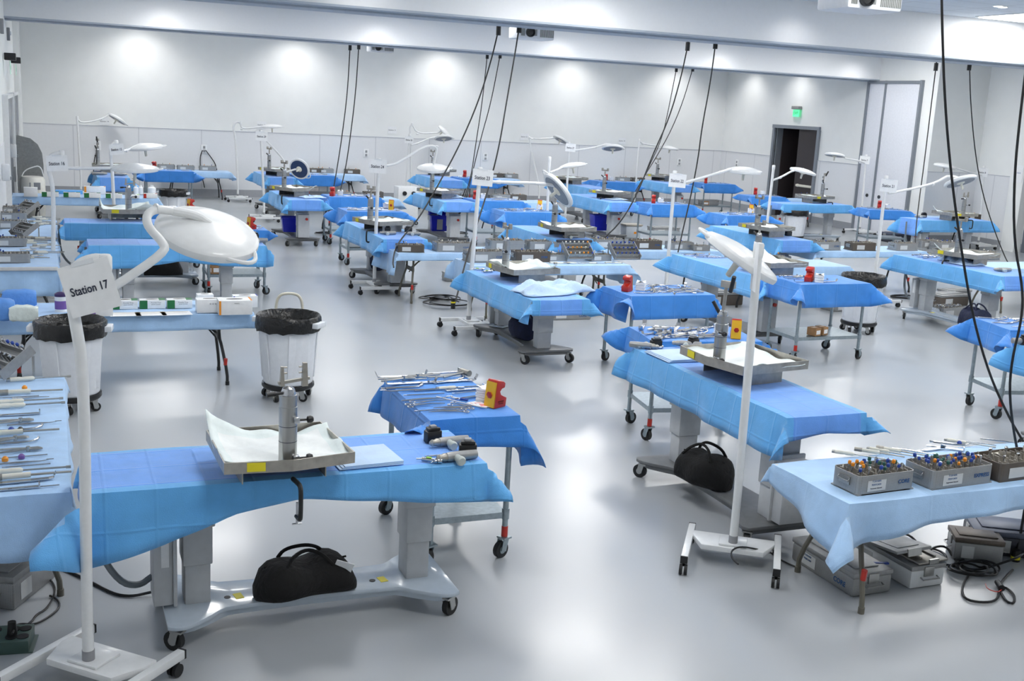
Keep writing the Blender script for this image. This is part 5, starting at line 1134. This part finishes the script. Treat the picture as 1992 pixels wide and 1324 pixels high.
def zwhere(lab):
    for k, w in (('station seventeen', W17), ('front right lamp', W18), ('picture edge', W19), ('behind twenty three', W25), ('behind station twenty three', W25), ('behind twenty two', W26), ('station twenty three', W23), ('station twenty two', W22), ('station twenty one', W21), ('behind twenty four', W28), ('station twenty four', W24), ('station sixteen', W16), ('station eight', W8), ('twenty nine', W29), ('twenty eight', W28), ('twenty seven', W27), ('corner sink', W14)):
        if k in lab: return w
    return ''
def zof(lab): return ZT(zwhere(lab))+.001
def onop(px, py, lab, m=.06): return inside(REG.get(zwhere(lab)), P(px, py, zof(lab)), m, m)
# folded towels and gowns
def towelq(px, py, lab, L, W, rz, crumple=0., sd=0, layers=3):
    z = zof(lab); q = onop(px, py, lab, min(L, W)/2); rn = random.Random(sd); p = [rn.random()*6 for _ in range(4)]
    b = MB(); b.uv = []
    if crumple:
        n = 26; rows = []
        for i in range(n):
            r = []
            for j in range(n):
                u, v = i/(n-1)*2-1, j/(n-1)*2-1; e = 1-max(abs(u), abs(v))**3
                zz = .008+crumple*e*(.55+.45*math.sin(u*3.1+p[0]+v*2)*math.cos(v*3.7+p[1])+.25*math.sin(u*8+v*6+p[2])+.2*abs(math.sin(u*5-v*4+p[3])))
                r.append((u*L/2*(1+.1*math.sin(v*3+p[1])), v*W/2*(1+.12*math.sin(u*4+p[2])), max(.005, zz))); b.uv.append((u, v))
            rows.append(r)
        b.grid(rows); o = b.obj('crumpled_gown', towel, loc=(q.x, q.y, z+.006), rot=rz, angle=70); so = o.modifiers.new('thickness', 'SOLIDIFY'); so.thickness = .004; so.offset = 1
    else:
        for k in range(layers): b.box((.006*k, -.004*k, .006+k*.007), (L-.012*k, W-.01*k, .006), rz=.015*k)
        b.uv = [(v[0], v[1]) for v in b.v]; o = b.obj('folded_towel', towel, loc=(q.x, q.y, z+.005), rot=rz, bevel=.002)
    return tag(o, lab, 'towel')
towelq(705, 893, 'folded pale blue towel beside the tray at station seventeen', .36, .34, R(3), sd=1)
towelq(1310, 695, 'folded pale blue towel beside the tray at the front right lamp', .34, .4, R(0), sd=2)
towelq(1078, 568, 'crumpled pale blue gown on the table end at station twenty three', .95, .5, R(20), crumple=.13, sd=3)
towelq(1935, 512, 'crumpled pale blue gown on the table at station twenty one', .6, .45, R(80), crumple=.09, sd=4)
towelq(645, 386, 'folded pale cloth on the table end at station twenty nine', .45, .25, R(20), crumple=.04, sd=5); towelq(885, 385, 'folded pale cloth on the table end at station twenty eight', .45, .3, R(20), crumple=.05, sd=6); towelq(1215, 389, 'folded pale cloth on the table end at station twenty seven', .5, .3, R(10), crumple=.03, sd=7); towelq(1545, 518, 'folded pale cloth near the sharps container at station twenty two', .4, .25, R(5), sd=8)
# drills and batteries
def drill(px, py, rz, lab, s=1.): z = zof(lab); q = onop(px, py, lab); DRILL.place((q.x, q.y, z+.005), rz, lab, scale=s)
def batt(px, py, rz, lab, s=1.): z = zof(lab); q = onop(px, py, lab); BATT.place((q.x, q.y, z+.005), rz, lab, scale=s)
def att(px, py, rz, lab, s=1.): z = zof(lab); q = onop(px, py, lab); ATT.place((q.x, q.y, z+.005), rz, lab, scale=s)
drill(875, 868, R(187), 'grey surgical drill behind the other drill at station seventeen'); drill(905, 911, R(187), 'grey surgical drill nearest the table corner at station seventeen'); batt(841, 860, R(10), 'black battery pack farther from the corner at station seventeen', s=1.05); batt(909, 888, R(-15), 'black battery pack beside the corner drill at station seventeen', s=1.1)
att(865, 904, R(20), 'green-labelled drill attachment before the drill at station seventeen'); att(880, 896, R(-10), 'steel drill attachment beside the black battery at station seventeen'); att(850, 910, R(-35), 'pointed drill attachment at the heap edge at station seventeen')
q = P(876, 887, ZT(W17)); I_ROD.place((q.x, q.y, ZT(W17)+.006), .03, 'flat saw blade lying behind the drill attachments at station seventeen')
drill(1237, 676, R(-35), 'grey surgical drill at the table corner by the front right lamp'); drill(1318, 668, R(150), 'grey surgical drill partly under the tray by the front right lamp'); batt(1252, 668, R(0), 'black battery pack at the table corner by the front right lamp', s=1.05); batt(1313, 661, R(20), 'black battery pack near the tray by the front right lamp', s=1.05); att(1262, 680, R(-20), 'steel drill attachment beside the corner drill by the front right lamp'); att(1280, 680, R(10), 'steel drill attachment nearest the folded towel by the front right lamp')
batt(951, 522, R(0), 'black battery pack on the table at station twenty three', s=1.1); att(928, 525, R(-20), 'steel drill attachment on the table at station twenty three', s=1.2); att(950, 531, R(10), 'steel drill attachment before the battery at station twenty three', s=1.2)
batt(1548, 527, R(0), 'black battery pack on the table at station twenty two', s=1.1); batt(752, 452, R(0), 'black battery pack nearest the tray at station twenty four', s=1.2); batt(805, 453, R(0), 'black battery pack nearest the gauze at station twenty four', s=1.2); drill(755, 457, R(170), 'grey surgical drill before a battery at station twenty four'); drill(803, 458, R(170), 'second grey surgical drill at the table end at station twenty four')
batt(1130, 462, R(0), 'black battery pack on the table behind station twenty three', s=1.2); drill(1122, 467, R(170), 'grey surgical drill on the table behind station twenty three'); batt(1537, 459, R(0), 'black battery pack nearest the tray on the table behind twenty two', s=1.2); batt(1557, 459, R(0), 'black battery pack at the table end behind twenty two', s=1.2)
batt(1783, 421, R(0), 'black battery pack on the table at station eight', s=1.3); drill(1790, 424, R(170), 'grey surgical drill on the table at station eight', s=1.1); drill(1950, 529, R(170), 'grey surgical drill on the table end at station twenty one', s=1.1); batt(1943, 657, R(0), 'black battery pack on the table by the picture edge', s=1.1); drill(1963, 664, R(-20), 'grey surgical drill on the table by the picture edge', s=1.1)
batt(505, 467, R(0), 'black battery pack on the table end at station sixteen', s=1.2); drill(512, 472, R(180), 'grey surgical drill on the table end at station sixteen', s=1.1)
drill(193, 341, R(0), 'grey surgical drill on the table nearest the corner sink', s=1.3); drill(232, 342, R(0), 'grey surgical drill with battery on the table nearest the corner sink', s=1.3)
scatter(W22, Vector((8.6, 13.6, 0)), I4, .45, .55, 10, 40, z=ZT(W22)+.003, rows=4, place='on the pale end of the operating table'); scatter(W21, Vector((12.4, 13.3, 0)), I4, .45, .55, 12, 41, z=ZT(W21)+.003, rows=4, place='on the far end of the operating table')
# ---------------------------------------------------------------- cans, bags, cases, bins on the floor
q = P(560, 772, 0); trash_can('white trash can with ivory push handle in the aisle', (q.x, q.y, 0), R(-12))
q = P(142, 795, 0); trash_can('white trash can behind the station seventeen pole', (q.x, q.y, 0), R(20), handle=False)
q = P(1668, 645, 0); trash_can('white trash can behind the cart at station twenty two', (q.x, q.y, 0), R(30), handle=False)
q = P(1543, 470, 0); trash_can('white trash can behind the table near the dark doorway', (q.x, q.y, 0), R(10), handle=False, s=.95)
q = P(338, 440, 0); trash_can('white trash can behind the table at station fifteen', (q.x, q.y, 0), R(10), handle=False, s=.95)
def bagp(px, py, *a, z=.163, **k): q = P(px, py, z); return duffel(a[0], (q.x, q.y, z), *a[1:], **k)
bagp(593, 1152, 'black duffel bag on the table base at station seventeen', R(4), blackn, L=.56, W=.28, h=.22, accent=mat('lime_lining', C(110, 200, 40), .6), seed=2)
bagp(1365, 940, 'black duffel bag on the table base by the front right lamp', R(110), blackn, L=.46, W=.3, h=.26, accent=yellow, seed=3)
bagp(1014, 655, 'navy duffel bag with orange tag on the table base at station twenty three', R(80), navy, L=.46, W=.3, h=.28, accent=orange, tagc=False, seed=4)
bagp(735, 522, 'navy duffel bag on the table base at station twenty four', R(80), navy, L=.5, W=.3, h=.3, tagc=False, seed=5)
bagp(1893, 640, 'navy duffel bag slipping off the table base at station twenty one', R(80), navy, L=.5, W=.32, h=.3, tagc=False, seed=6, z=.15)
bagp(318, 535, 'black duffel bag on the table base at station sixteen', R(0), blackn, L=.55, W=.3, h=.24, tagc=False, seed=7)
bagp(960, 428, 'black duffel bag behind the cart at station twenty nine', R(80), blackn, L=.4, W=.3, h=.2, tagc=False, seed=8) if False else None
def case(px, py, rz, lab, pr=CASEA, z=0., s=1., big=None, small=None, L=.56, W=.27, h=.14, lift=0., sh=None):
    q = inside(CREG.get(sh), P(px, py, z), .3, .2); o = pr.place((q.x, q.y, z+lift), rz, lab, scale=s)
    if big: link('lettering', text_mesh(big, .04, LETT, bold=.0007), o, (L*.3, -W/2-.002, h*.35), FRONT)
    if small:
        for k, t in enumerate(small): link('lettering', text_mesh(t, .016, LETT), o, (-L*.22, -W/2-.004, h*(.6-.16*k)), FRONT)
    return o
case(1632, 1118, -PI/2, 'grey perforated case lettered CORE on the floor behind the table leg', s=1.12, big='CORE', small=('TORNIER', 'PERFORM'))
case(1738, 1105, -PI/2, 'light grey case under loose lids on the floor at front right', pr=Proto(closed_case_proto(.56, .25, .14, white, alu)), s=1.1)
q = P(1738, 1105, 0); o = thing('loose_case_cover', 'loose grey case lid lying askew on the light grey case', 'lid', (q.x-.04, q.y+.05, .185), (R(5), R(-9), -PI/2-.1)); MB().box((0, 0, 0), (.58, .26, .02)).box((0, 0, .012), (.46, .16, .006)).obj('lid_plate', alu, o, bevel=.005); MB().box((.29, 0, -.01), (.012, .1, .05)).obj('latch', steel, o)
o = thing('loose_case_cover', 'second loose lid with slots slid beneath the askew lid', 'lid', (q.x+.03, q.y-.1, .166), (0, 0, -PI/2+.06)); MB().box((0, 0, 0), (.4, .25, .012)).box((.0, .06, .01), (.3, .02, .012)).box((0, -.06, .01), (.3, .02, .012)).obj('lid_plate', steeld, o, bevel=.003); MB().box((.2, 0, .0), (.012, .08, .04)).obj('latch', steel, o)
q = P(1738, 1134, 0); o = MB().box((0, 0, 0), (.13, .022, .012)).obj('blue_strap', bluep, loc=(q.x-.14, q.y, .155), rot=R(-15), bevel=.003); tag(o, 'short blue strap lying across the two front grey cases', 'strap')
case(1893, 1082, R(-32), 'brown-lidded steel case among the cables on the floor', pr=Proto(closed_case_proto(.32, .24, .17, alup, bronze)), s=1.0)
case(1968, 1068, R(-32), 'dark case with patterned lid at the picture edge', pr=CASED, s=1.1)
case(28, 1150, R(62), 'open perforated steel case under the front left table', pr=Proto(closed_case_proto(.46, .26, .2, alup, alu)), s=1.0)
case(1100, 618, 0, 'grey case lettered CORE on the floor behind station twenty three', s=1.15, big='CORE'); case(1030, 585, 0, 'dark case on the floor behind the station twenty three columns', pr=CASED, s=1.1); case(895, 545, 0, 'grey case with orange tag behind the station twenty three lamp', s=1.0)
case(1640, 602, R(0), 'grey case on the floor behind the cart at station twenty two', s=1.2)
case(1300, 570, R(-10), 'grey case on the floor behind the cart at station twenty three', s=1.2) if False else None
case(1395, 590, R(0), 'dark case beside the station twenty two table base', pr=CASEB, s=1.4); case(1370, 470, R(0), 'grey case under the pale table behind twenty two', s=1.2) if False else None
o = otray(1855, 618, R(8), 'open grey tray of steel instruments on the floor at station twenty one', n=24, seed=50, z=.0, s=1.35, cols=('steel',)); case(1840, 592, R(5), 'brown-bodied case on the floor at station twenty one', pr=CASEB, s=1.3); case(1855, 578, R(5), 'light grey case lid-up beyond the brown case at station twenty one', s=1.0)
case(960, 460, R(0), 'grey case on the lower shelf of the cart behind station twenty three', z=.31, s=1.1, sh=W25); case(1290, 455, R(0), 'grey case on the floor under the cart at station twenty seven', s=1.3); case(735, 398, R(0), 'grey case standing behind the cart at station twenty four', z=.31, s=1.2, sh=W24)
case(1745, 470, R(0), 'dark grey case on the floor at station eight', pr=CASED, s=1.5); case(1378, 400, R(0), 'grey case on the lower cart shelf by the back right corner', z=.31, s=1., sh=W33)
case(600, 393, R(0), 'grey case lettered CORE standing at station twenty nine', s=1.1, big='CORE', z=ZT) if False else None
def cbox(px, py, lab, L, W, h, rz=0., z=0., sh=None): 
    q = inside(CREG.get(sh), P(px, py, z), .14, .12); o = thing('cardboard_box', lab, 'box', (q.x, q.y, z+.002), rz); MB().box((0, 0, h/2), (L, W, h)).obj('carton', cardb, o, bevel=.003); MB().box((0, -W/2-.001, h*.45), (L*.7, .002, h*.5)).obj('shipping_label', paper, o); MB().box((0, 0, h+.0006), (L*1., .04, .001)).obj('tape', mat('tan_tape', C(186, 150, 110), .4), o)
cbox(445, 556, 'small brown carton with white label on the lower shelf at station sixteen', .2, .14, .12, .05, .31, W16); cbox(428, 548, 'brown carton behind the labelled one on the lower shelf at station sixteen', .2, .14, .12, .0, .31, W16)
cbox(1583, 652, 'brown carton with tan stripe on the lower shelf at station twenty two', .11, .13, .1, .3, .31, W22); cbox(1597, 650, 'brown carton beside the other on the lower shelf at station twenty two', .1, .13, .1, .3, .31, W22); cbox(1388, 404, 'brown carton on the cart shelf by the back right corner', .2, .15, .12, 0, .31, W33)
def bluebucket(px, py, lab, s, z, kind=0):
    q = P(px, py, z); o = thing('blue_bin', lab, 'bin', (q.x, q.y, z), R(-5)); b = MB(); w, d, h = .34*s, .28*s, .28*s
    pr = lambda k, zz: [(-w/2*k, -d/2*k, zz), (w/2*k, -d/2*k, zz), (w/2*k, d/2*k, zz), (-w/2*k, d/2*k, zz)]
    b.rings([pr(.82, .0), pr(1., h), pr(1.08, h), pr(1.08, h+.02), pr(.96, h+.02), pr(.78, .015)]).obj('bin_body', bluebin, o, bevel=.006)
    if kind: MB().box((0, -d*.25, h+.09), (w*1.1, .02, d*.55), rot=Matrix.Rotation(.9, 4, 'X')).box((0, d*.25, h+.09), (w*1.1, .02, d*.55), rot=Matrix.Rotation(-.9, 4, 'X')).obj('lid_flap', bluebin, o, bevel=.004); MB().box((0, -d*.47, h*.45), (w*.32, .01, h*.7)).obj('white_label', greylab, o)
bluebucket(564, 450, 'blue bin hanging low at the table base of station twenty nine', 1., .2); bluebucket(852, 448, 'blue bin with raised lid flaps at the station behind twenty four', 1.15, .16, 1); bluebucket(1166, 447, 'blue tub behind the tray at station twenty seven', 1.2, .2)
# corner sink panel and utility drum
q = PX(57, 340, -.62); o = thing('corner_sink', 'stainless corner sink with curved splash guard by the left wall', 'sink', (-.37, 26.4, 0))
poly = [(-.38, .6), (.22, .6), (.22, 1.15), (.2, 1.4), (.12, 1.58), (-.02, 1.7), (-.38, 1.78)]
b = MB(); M = Matrix(((1, 0, 0, 0), (0, 0, 1, 0), (0, 1, 0, 0), (0, 0, 0, 1))); b.prism(poly, -.6, -.57, M=M); b.obj('splash_guard', mat('satin_steel', C(150, 152, 152), .35, metal=.8, noise=.1), o)
MB().box((-.1, 0, .75), (.6, 1.1, .3)).obj('basin', steel, o, bevel=.02); MB().box((-.3, 0, 1.2), (.04, 1.1, .7)).obj('back_panel', steel, o)
MB().cyl((-.1, -.3, 0), (-.1, -.3, .62), .05).cyl((-.1, .3, 0), (-.1, .3, .62), .05).obj('pedestal', steel, o)
q = P(78, 420, 0); o = thing('utility_drum', 'white plastic drum with wire handle behind the corner sink table', 'drum', (q.x-.1, 24.3, 0)); MB().lathe([(.02, 0), (.2, .0), (.24, .5), (.24, .95), (.2, 1.02), (.02, 1.03)], 24, sx=1., sy=1.1).obj('drum_body', mat('aged_white_plastic', C(226, 224, 214), .4), o); MB().tube([(-.2, 0, 1.), (-.14, 0, 1.13), (.0, 0, 1.2), (.16, 0, 1.24), (.22, 0, 1.)], .012, 8, smooth=2).obj('wire_handle', white, o); MB().box((.05, -.25, .85), (.2, .02, .14)).obj('label', greylab, o)
cbox(45, 388, 'brown carton between the wall and the white drum', .36, .3, .4, 0, .5) if False else None
# soap dispensers on the left wall
for i, (y, zz, d) in enumerate(((23.6, 1.55, 'higher one beside the sink'), (19.4, 1.45, 'lower one near the grey doors'))):
    o = thing('soap_dispenser', 'white dispenser on the left wall, ' + d, 'dispenser', (XL+.1, y, zz), PI/2); MB().box((0, 0, 0), (.16, .12, .26)).obj('housing', white, o, bevel=.02); MB().box((0, -.06, -.09), (.08, .05, .05)).obj('nozzle', greylab, o)
for i, (y, zz) in enumerate(((22.4, 3.8), (26., 3.8))):
    o = thing('wall_strobe', 'small grey alarm strobe high on the left wall, %s one' % ('nearer', 'farther')[i], 'alarm', (XL+.03, y, zz), PI/2); MB().box((0, 0, 0), (.16, .06, .26)).obj('plate', greylab, o, bevel=.008); MB().box((0, -.04, .02), (.1, .03, .08)).obj('lens', paper, o, bevel=.01)
# ---------------------------------------------------------------- projectors
def projector(px, py, Y, lab, s=1., z=None):
    q = PY(px, py, Y); o = thing('projector', lab, 'projector', q, R(-2)); 
    MB().box((0, 0, 0), (.62*s, .5*s, .2*s)).obj('housing', mat('projector_white', C(232, 234, 238), .4), o, bevel=.03*s)
    b = MB()
    for k in range(12): b.box((.06*s+k*.02*s, -.252*s, 0), (.011*s, .006, .13*s))
    for k in range(5): b.box((-.27*s+k*.014*s, -.252*s, 0), (.008*s, .006, .12*s))
    for k in range(5): b.box((-.06*s+k*.014*s, -.252*s, 0), (.008*s, .006, .1*s))
    b.obj('vent_grille', mat('vent_dark', C(120, 124, 120), .6), o)
    MB().lathe([(.075, 0), (.075, .05), (.06, .055), (.05, .03), (.004, .025)], 24, M=Matrix.Translation((-.12*s, -.245*s, .0)) @ Matrix.Rotation(PI/2, 4, 'X') @ Matrix.Scale(s, 4)).obj('lens', blackp, o)
    MB().cyl((0, 0, .1*s), (0, 0, max(.12, ZC-q.z)), .03).box((0, 0, .1*s+.02), (.2, .2, .03)).obj('ceiling_mount', white, o)
    return o
projector(1672, 2, 8.9, 'large white projector hanging nearest at the ceiling', .98)
projector(1034, 65, 17.6, 'white projector hanging behind the near beam', 1.02); projector(740, 94, 27.4, 'white projector hanging behind the far beam', .95)
# ---------------------------------------------------------------- cables
cordm = mat('black_cord', C(16, 17, 20), .5); plugm = blackp
def cord(lab, pts, r=.008, top=None, group=None, nm='power_cable', drop=True, plug=None):
    """pts: (px, py, depth Y) points from the ceiling box downward."""
    P3 = [PY(a, b_, c) for a, b_, c in pts]
    if not drop: P3 = [Vector((P3[0].x, P3[0].y, ZC))]+P3
    o = thing(nm, lab, 'cord', P3[0]); L0 = P3[0]
    MB().tube([p-L0 for p in P3], r, 6, smooth=2).obj('cable', cordm, o)
    if drop:
        MB().cyl((0, 0, -.09), (0, 0, .05), .038, n=10).cyl((0, 0, .05), (0, 0, max(.06, (ZB-.03 if drop == 1 else ZC)-L0.z)), .012 if drop == 2 else .03, n=8).obj('ceiling_connector', plugm, o)
    if plug: MB().cyl(P3[-1]-L0, P3[-1]-L0+Vector((0, 0, .14)), .03, n=10).cyl(P3[-1]-L0+Vector((0, 0, .05)), P3[-1]-L0+Vector((0, 0, .07)), .0315, n=10).obj('cable_connector', plugm, o); MB().cyl(P3[-1]-L0+Vector((0, 0, .075)), P3[-1]-L0+Vector((0, 0, .095)), .0315, n=10).obj('yellow_band', yellowb, o)
    return o
cord('black cord from the near beam to the table before station twenty four', [(970, 57, 16.6), (955, 120, 16.6), (930, 200, 16.5), (893, 285, 16.4), (855, 355, 16.2), (815, 425, 15.9), (782, 462, 15.6), (768, 485, 15.3), (764, 510, 15.1), (766, 520, 15.)], .011, drop=2)
cord('black cord from the near beam down past the station twenty three sign', [(1010, 52, 16.), (1001, 110, 16.), (985, 200, 15.8), (972, 280, 15.5), (955, 350, 15.), (930, 430, 14.5), (905, 510, 14.), (888, 580, 13.6), (881, 600, 13.5)], .011, plug=True, drop=1)
cord('black cord from the near beam to the trays near station twenty two', [(1338, 88, 16.6), (1325, 150, 16.6), (1302, 230, 16.5), (1270, 300, 16.4), (1243, 370, 16.3), (1210, 430, 16.1), (1170, 468, 15.9), (1155, 487, 15.8), (1152, 500, 15.7)], .011, drop=2)
cord('black cord from the near beam falling beside the station twenty two sign', [(1392, 84, 16.), (1382, 160, 16.), (1365, 250, 15.8), (1358, 310, 15.7), (1342, 390, 15.4), (1330, 440, 15.1), (1319, 490, 14.7)], .011, drop=1)
cord('black cord from the near beam falling right of station twenty one', [(1821, 128, 16.6), (1812, 200, 16.6), (1800, 300, 16.5), (1788, 390, 16.3), (1782, 440, 16.1), (1779, 495, 15.8)], .011, drop=2)
cord('black cord from the near beam falling past the station eight sign', [(1886, 127, 16.), (1888, 200, 16.), (1897, 300, 16.), (1912, 380, 16.), (1935, 450, 15.8), (1955, 500, 15.6), (1962, 512, 15.5)], .011, drop=1)
cord('thin black cord from the far beam behind station twenty nine, first of its pair', [(681, 90, 25.7), (676, 180, 25.6), (666, 260, 25.3), (657, 320, 25.), (647, 376, 24.5)], .012, drop=2); cord('thin black cord from the far beam behind station twenty nine, second of its pair', [(698, 88, 25.), (692, 180, 25.), (681, 270, 24.8), (672, 330, 24.5), (659, 382, 24.2)], .012, drop=1)
cord('thin black cord from the far beam behind station twenty three, first of its pair', [(948, 107, 25.7), (938, 200, 25.6), (924, 290, 25.3), (917, 340, 25.), (902, 390, 24.6)], .011, drop=2); cord('thin black cord from the far beam behind station twenty three, second of its pair', [(973, 106, 25.), (955, 200, 25.), (935, 270, 24.9), (918, 340, 24.7), (905, 395, 24.4)], .011, drop=1)
cord('thin black cord from the far beam near the room corner, first of its pair', [(1316, 133, 25.7), (1303, 200, 25.7), (1288, 270, 25.5), (1262, 325, 25.2), (1235, 380, 24.8)], .011, drop=2); cord('thin black cord from the far beam near the room corner, second of its pair', [(1348, 132, 25.), (1328, 200, 25.), (1305, 255, 25.), (1280, 300, 24.8), (1255, 340, 24.5), (1236, 372, 24.3)], .011, drop=1)
cord('thick black cable hanging close at the front right, crossing the other', [(1831, -60, 6.), (1833, 60, 6.), (1838, 200, 6.), (1850, 340, 6.), (1869, 480, 6.), (1893, 620, 6.), (1925, 730, 6.), (1962, 810, 5.95), (1990, 858, 5.9), (2010, 890, 5.9)], .0095, drop=0)
cord('thick black cable hanging close at the picture edge with yellow-banded connector', [(2000, 100, 5.6), (1985, 220, 5.6), (1973, 340, 5.6), (1972, 470, 5.6), (1990, 560, 5.55), (1988, 620, 5.5), (1968, 700, 5.5), (1963, 770, 5.5), (1975, 860, 5.5), (1998, 960, 5.4), (1985, 1040, 5.35), (1972, 1106, 5.3)], .0095, drop=0, plug=True)
def fcord(lab, pts, r=.007, nm='floor_cable', z=.01, m=cordm):
    P3 = [P(a, b_, z if len(t) == 0 else t[0]) for a, b_, *t in pts]; o = MB().tube([p-P3[0] for p in P3], r, 6, smooth=2).obj(nm, m, loc=P3[0]); return tag(o, lab, 'cable')
def coil(lab, px, py, rad, n, sd, r=.007):
    rn = random.Random(sd); q = P(px, py, 0); pts = []
    for i in range(n*14): a = i/14*2*PI; k = rad*(1+.25*math.sin(i*.37+sd)); pts.append((k*math.cos(a)+.05*math.sin(i*.11), k*.8*math.sin(a)+.04*math.cos(i*.13), .012+.012*(i/14 % 3)+.006*math.sin(i*.9)))
    o = MB().tube(pts, r, 6, smooth=1).obj('cable_coil', cordm, loc=(q.x, q.y, 0)); return tag(o, lab, 'cable')
coil('coiled black cable on the floor before the steel cases at front right', 1898, 1112, .14, 4, 1)
fcord('black cable looping from the front right case to the coil', [(1722, 1052), (1735, 1040, .1), (1765, 1036, .14), (1790, 1060, .08), (1788, 1085), (1770, 1098), (1760, 1080), (1790, 1062), (1830, 1070), (1845, 1086), (1820, 1092), (1800, 1090), (1810, 1065, .06), (1840, 1060, .06), (1856, 1085), (1870, 1100), (1900, 1112)], .008)
fcord('black cable crossing the floor from the coil to the yellow connector', [(1890, 1110), (1870, 1140), (1875, 1165), (1910, 1172), (1940, 1168), (1945, 1145), (1955, 1140), (1975, 1158), (1972, 1175), (1955, 1168), (1942, 1140), (1958, 1120), (1970, 1108)], .008)
fcord('black cable from the coil toward the hanging connector', [(1800, 1095), (1850, 1098), (1900, 1110), (1945, 1096, .05), (1975, 1086, .1), (1995, 1075, .1)], .008)
q = P(1943, 1146, 0); o = thing('cable_plug', 'black plug with red wire lying near the yellow-banded connector', 'plug', (q.x, q.y, .02), R(60)); MB().cyl((-.05, 0, .01), (.05, 0, .01), .022, .018).obj('plug_body', blackp, o); MB().tube([(-.05, 0, 0), (-.1, .04, 0), (-.06, .09, 0), (.02, .08, 0)], .003, 6, smooth=1).obj('red_wire', red, o)
# power box and cables at the left
q = P(22, 1255, 0); o = thing('power_box', 'green metal outlet box on the floor at the left edge', 'power box', (q.x-.02, q.y, 0), R(-8)); MB().box((0, 0, .035), (.24, .2, .07)).box((0, 0, .004), (.28, .2, .008)).obj('housing', greenbox, o, bevel=.004)
b = MB()
for x in (-.06, .03, .085):
    for y in (-.045, .045): b.cyl((x, y, .07), (x, y, .074), .03, n=18)
b.obj('socket', blackp, o); MB().cyl((.03, -.01, .072), (.03, -.01, .14), .026, .02).obj('plug', blackp, o)
fcord('black cable rising from the outlet box and looping under the left table', [(24, 1232, .12), (30, 1215, .06), (45, 1212), (66, 1215), (95, 1200), (118, 1180), (112, 1165), (97, 1158)], .006)
fcord('black cable loop beside the front left table leg', [(-10, 1226), (30, 1222), (60, 1212), (70, 1195), (90, 1185), (105, 1160), (108, 1140), (92, 1120), (75, 1122), (60, 1130)], .006)
fcord('black cable running from the left table to the control box at station seventeen', [(80, 1086), (110, 1100), (165, 1125), (220, 1155), (255, 1160), (290, 1152, .02), (318, 1146, .05)], .009)
for i, (px, py, rd, n, d) in enumerate(((855, 582, .22, 4, 'tangled black cables on the floor between twenty four and twenty three'), (862, 590, .32, 2, 'wide loop of black cable on the floor before the twenty three lamp'), (628, 455, .16, 4, 'tangled black cables on the floor right of station twenty nine'), (893, 455, .2, 3, 'tangled black cables on the floor at the station behind twenty four'), (1760, 580, .22, 4, 'tangled black cables on the floor left of station twenty one'), (1500, 1010, .1, 2, 'small grey cable loop by the front right table base'))): coil(d, px, py, rd, n, i+3)
fcord('black cable curling over the front right lamp base', [(1500, 1075, .05), (1470, 1067, .15), (1440, 1062, .15), (1422, 1070, .15), (1423, 1085, .13), (1436, 1097, .12)], .006); fcord('black cable from the front right lamp base to the CORE case', [(1500, 1075), (1520, 1090), (1548, 1102)], .006)
# cables at back wall outlets
for i, (a, d) in enumerate((([(190, 286), (183, 310), (182, 340), (176, 362)], 'beside the corner lamp'), ([(394, 292), (389, 305), (390, 330), (398, 365)], 'left of the outlet pair'), ([(400, 292), (410, 305), (420, 320), (424, 345)], 'right of the outlet pair'))):
    P3 = [PY(x, y, YB-.06) for x, y in a]; o = MB().tube([p-P3[0] for p in P3], .012, 6, smooth=2).obj('wall_cable', cordm, loc=P3[0]); tag(o, 'black cable hanging from a back wall outlet ' + d, 'cable')

# ---------------------------------------------------------------- loose extras
q = P(788, 436, 0); o = thing('white_console', 'white rolling console with two black knobs behind station twenty four', 'console', (q.x, q.y, 0)); MB().box((0, 0, .5), (.5, .4, .8)).obj('housing', white, o, bevel=.02)
for x in (-.1, .12): MB().cyl((x, -.2, .75), (x, -.24, .75), .05, n=16).obj('black_dial', blackp, o)
for x in (-.2, .2): add_caster(o, (x, -.14, 0), .045, .1); add_caster(o, (x, .14, 0), .045, .1)
def bucket(px, py, lab, z=0., s=1., m=None, sh=None):
    q = inside(CREG.get(sh), P(px, py, z), .2, .2); o = thing('lidded_bucket', lab, 'bucket', (q.x, q.y, z+.002)); MB().box((0, 0, .11*s), (.3*s, .22*s, .22*s), top=1.08).obj('bucket_body', m or mat('frosted_plastic', C(206, 212, 216), .35), o, bevel=.02*s); MB().box((0, 0, .235*s), (.34*s, .26*s, .03*s)).obj('lid', mat('tan_lid', C(176, 170, 158), .5), o, bevel=.006); MB().box((.03*s, -.118*s, .1*s), (.05*s, .004, .04*s)).obj('orange_sticker', orange, o)
bucket(700, 492, 'frosted lidded bucket with orange sticker on the lower shelf at station twenty four', .31, 1., sh=W24); bucket(1226, 462, 'frosted lidded bucket on the floor before the cart at station twenty seven', 0, 1.3)
q = P(975, 634, .165); o = thing('slotted_panel', 'grey panel with two dark slots on the base at station twenty three', 'panel', (q.x, q.y, .168), R(35)); MB().box((0, 0, .008), (.26, .2, .014)).obj('plate', bluegrey, o, bevel=.003); MB().box((-.05, 0, .016), (.03, .13, .003)).box((.06, 0, .016), (.03, .13, .003)).obj('slot', blackp, o)
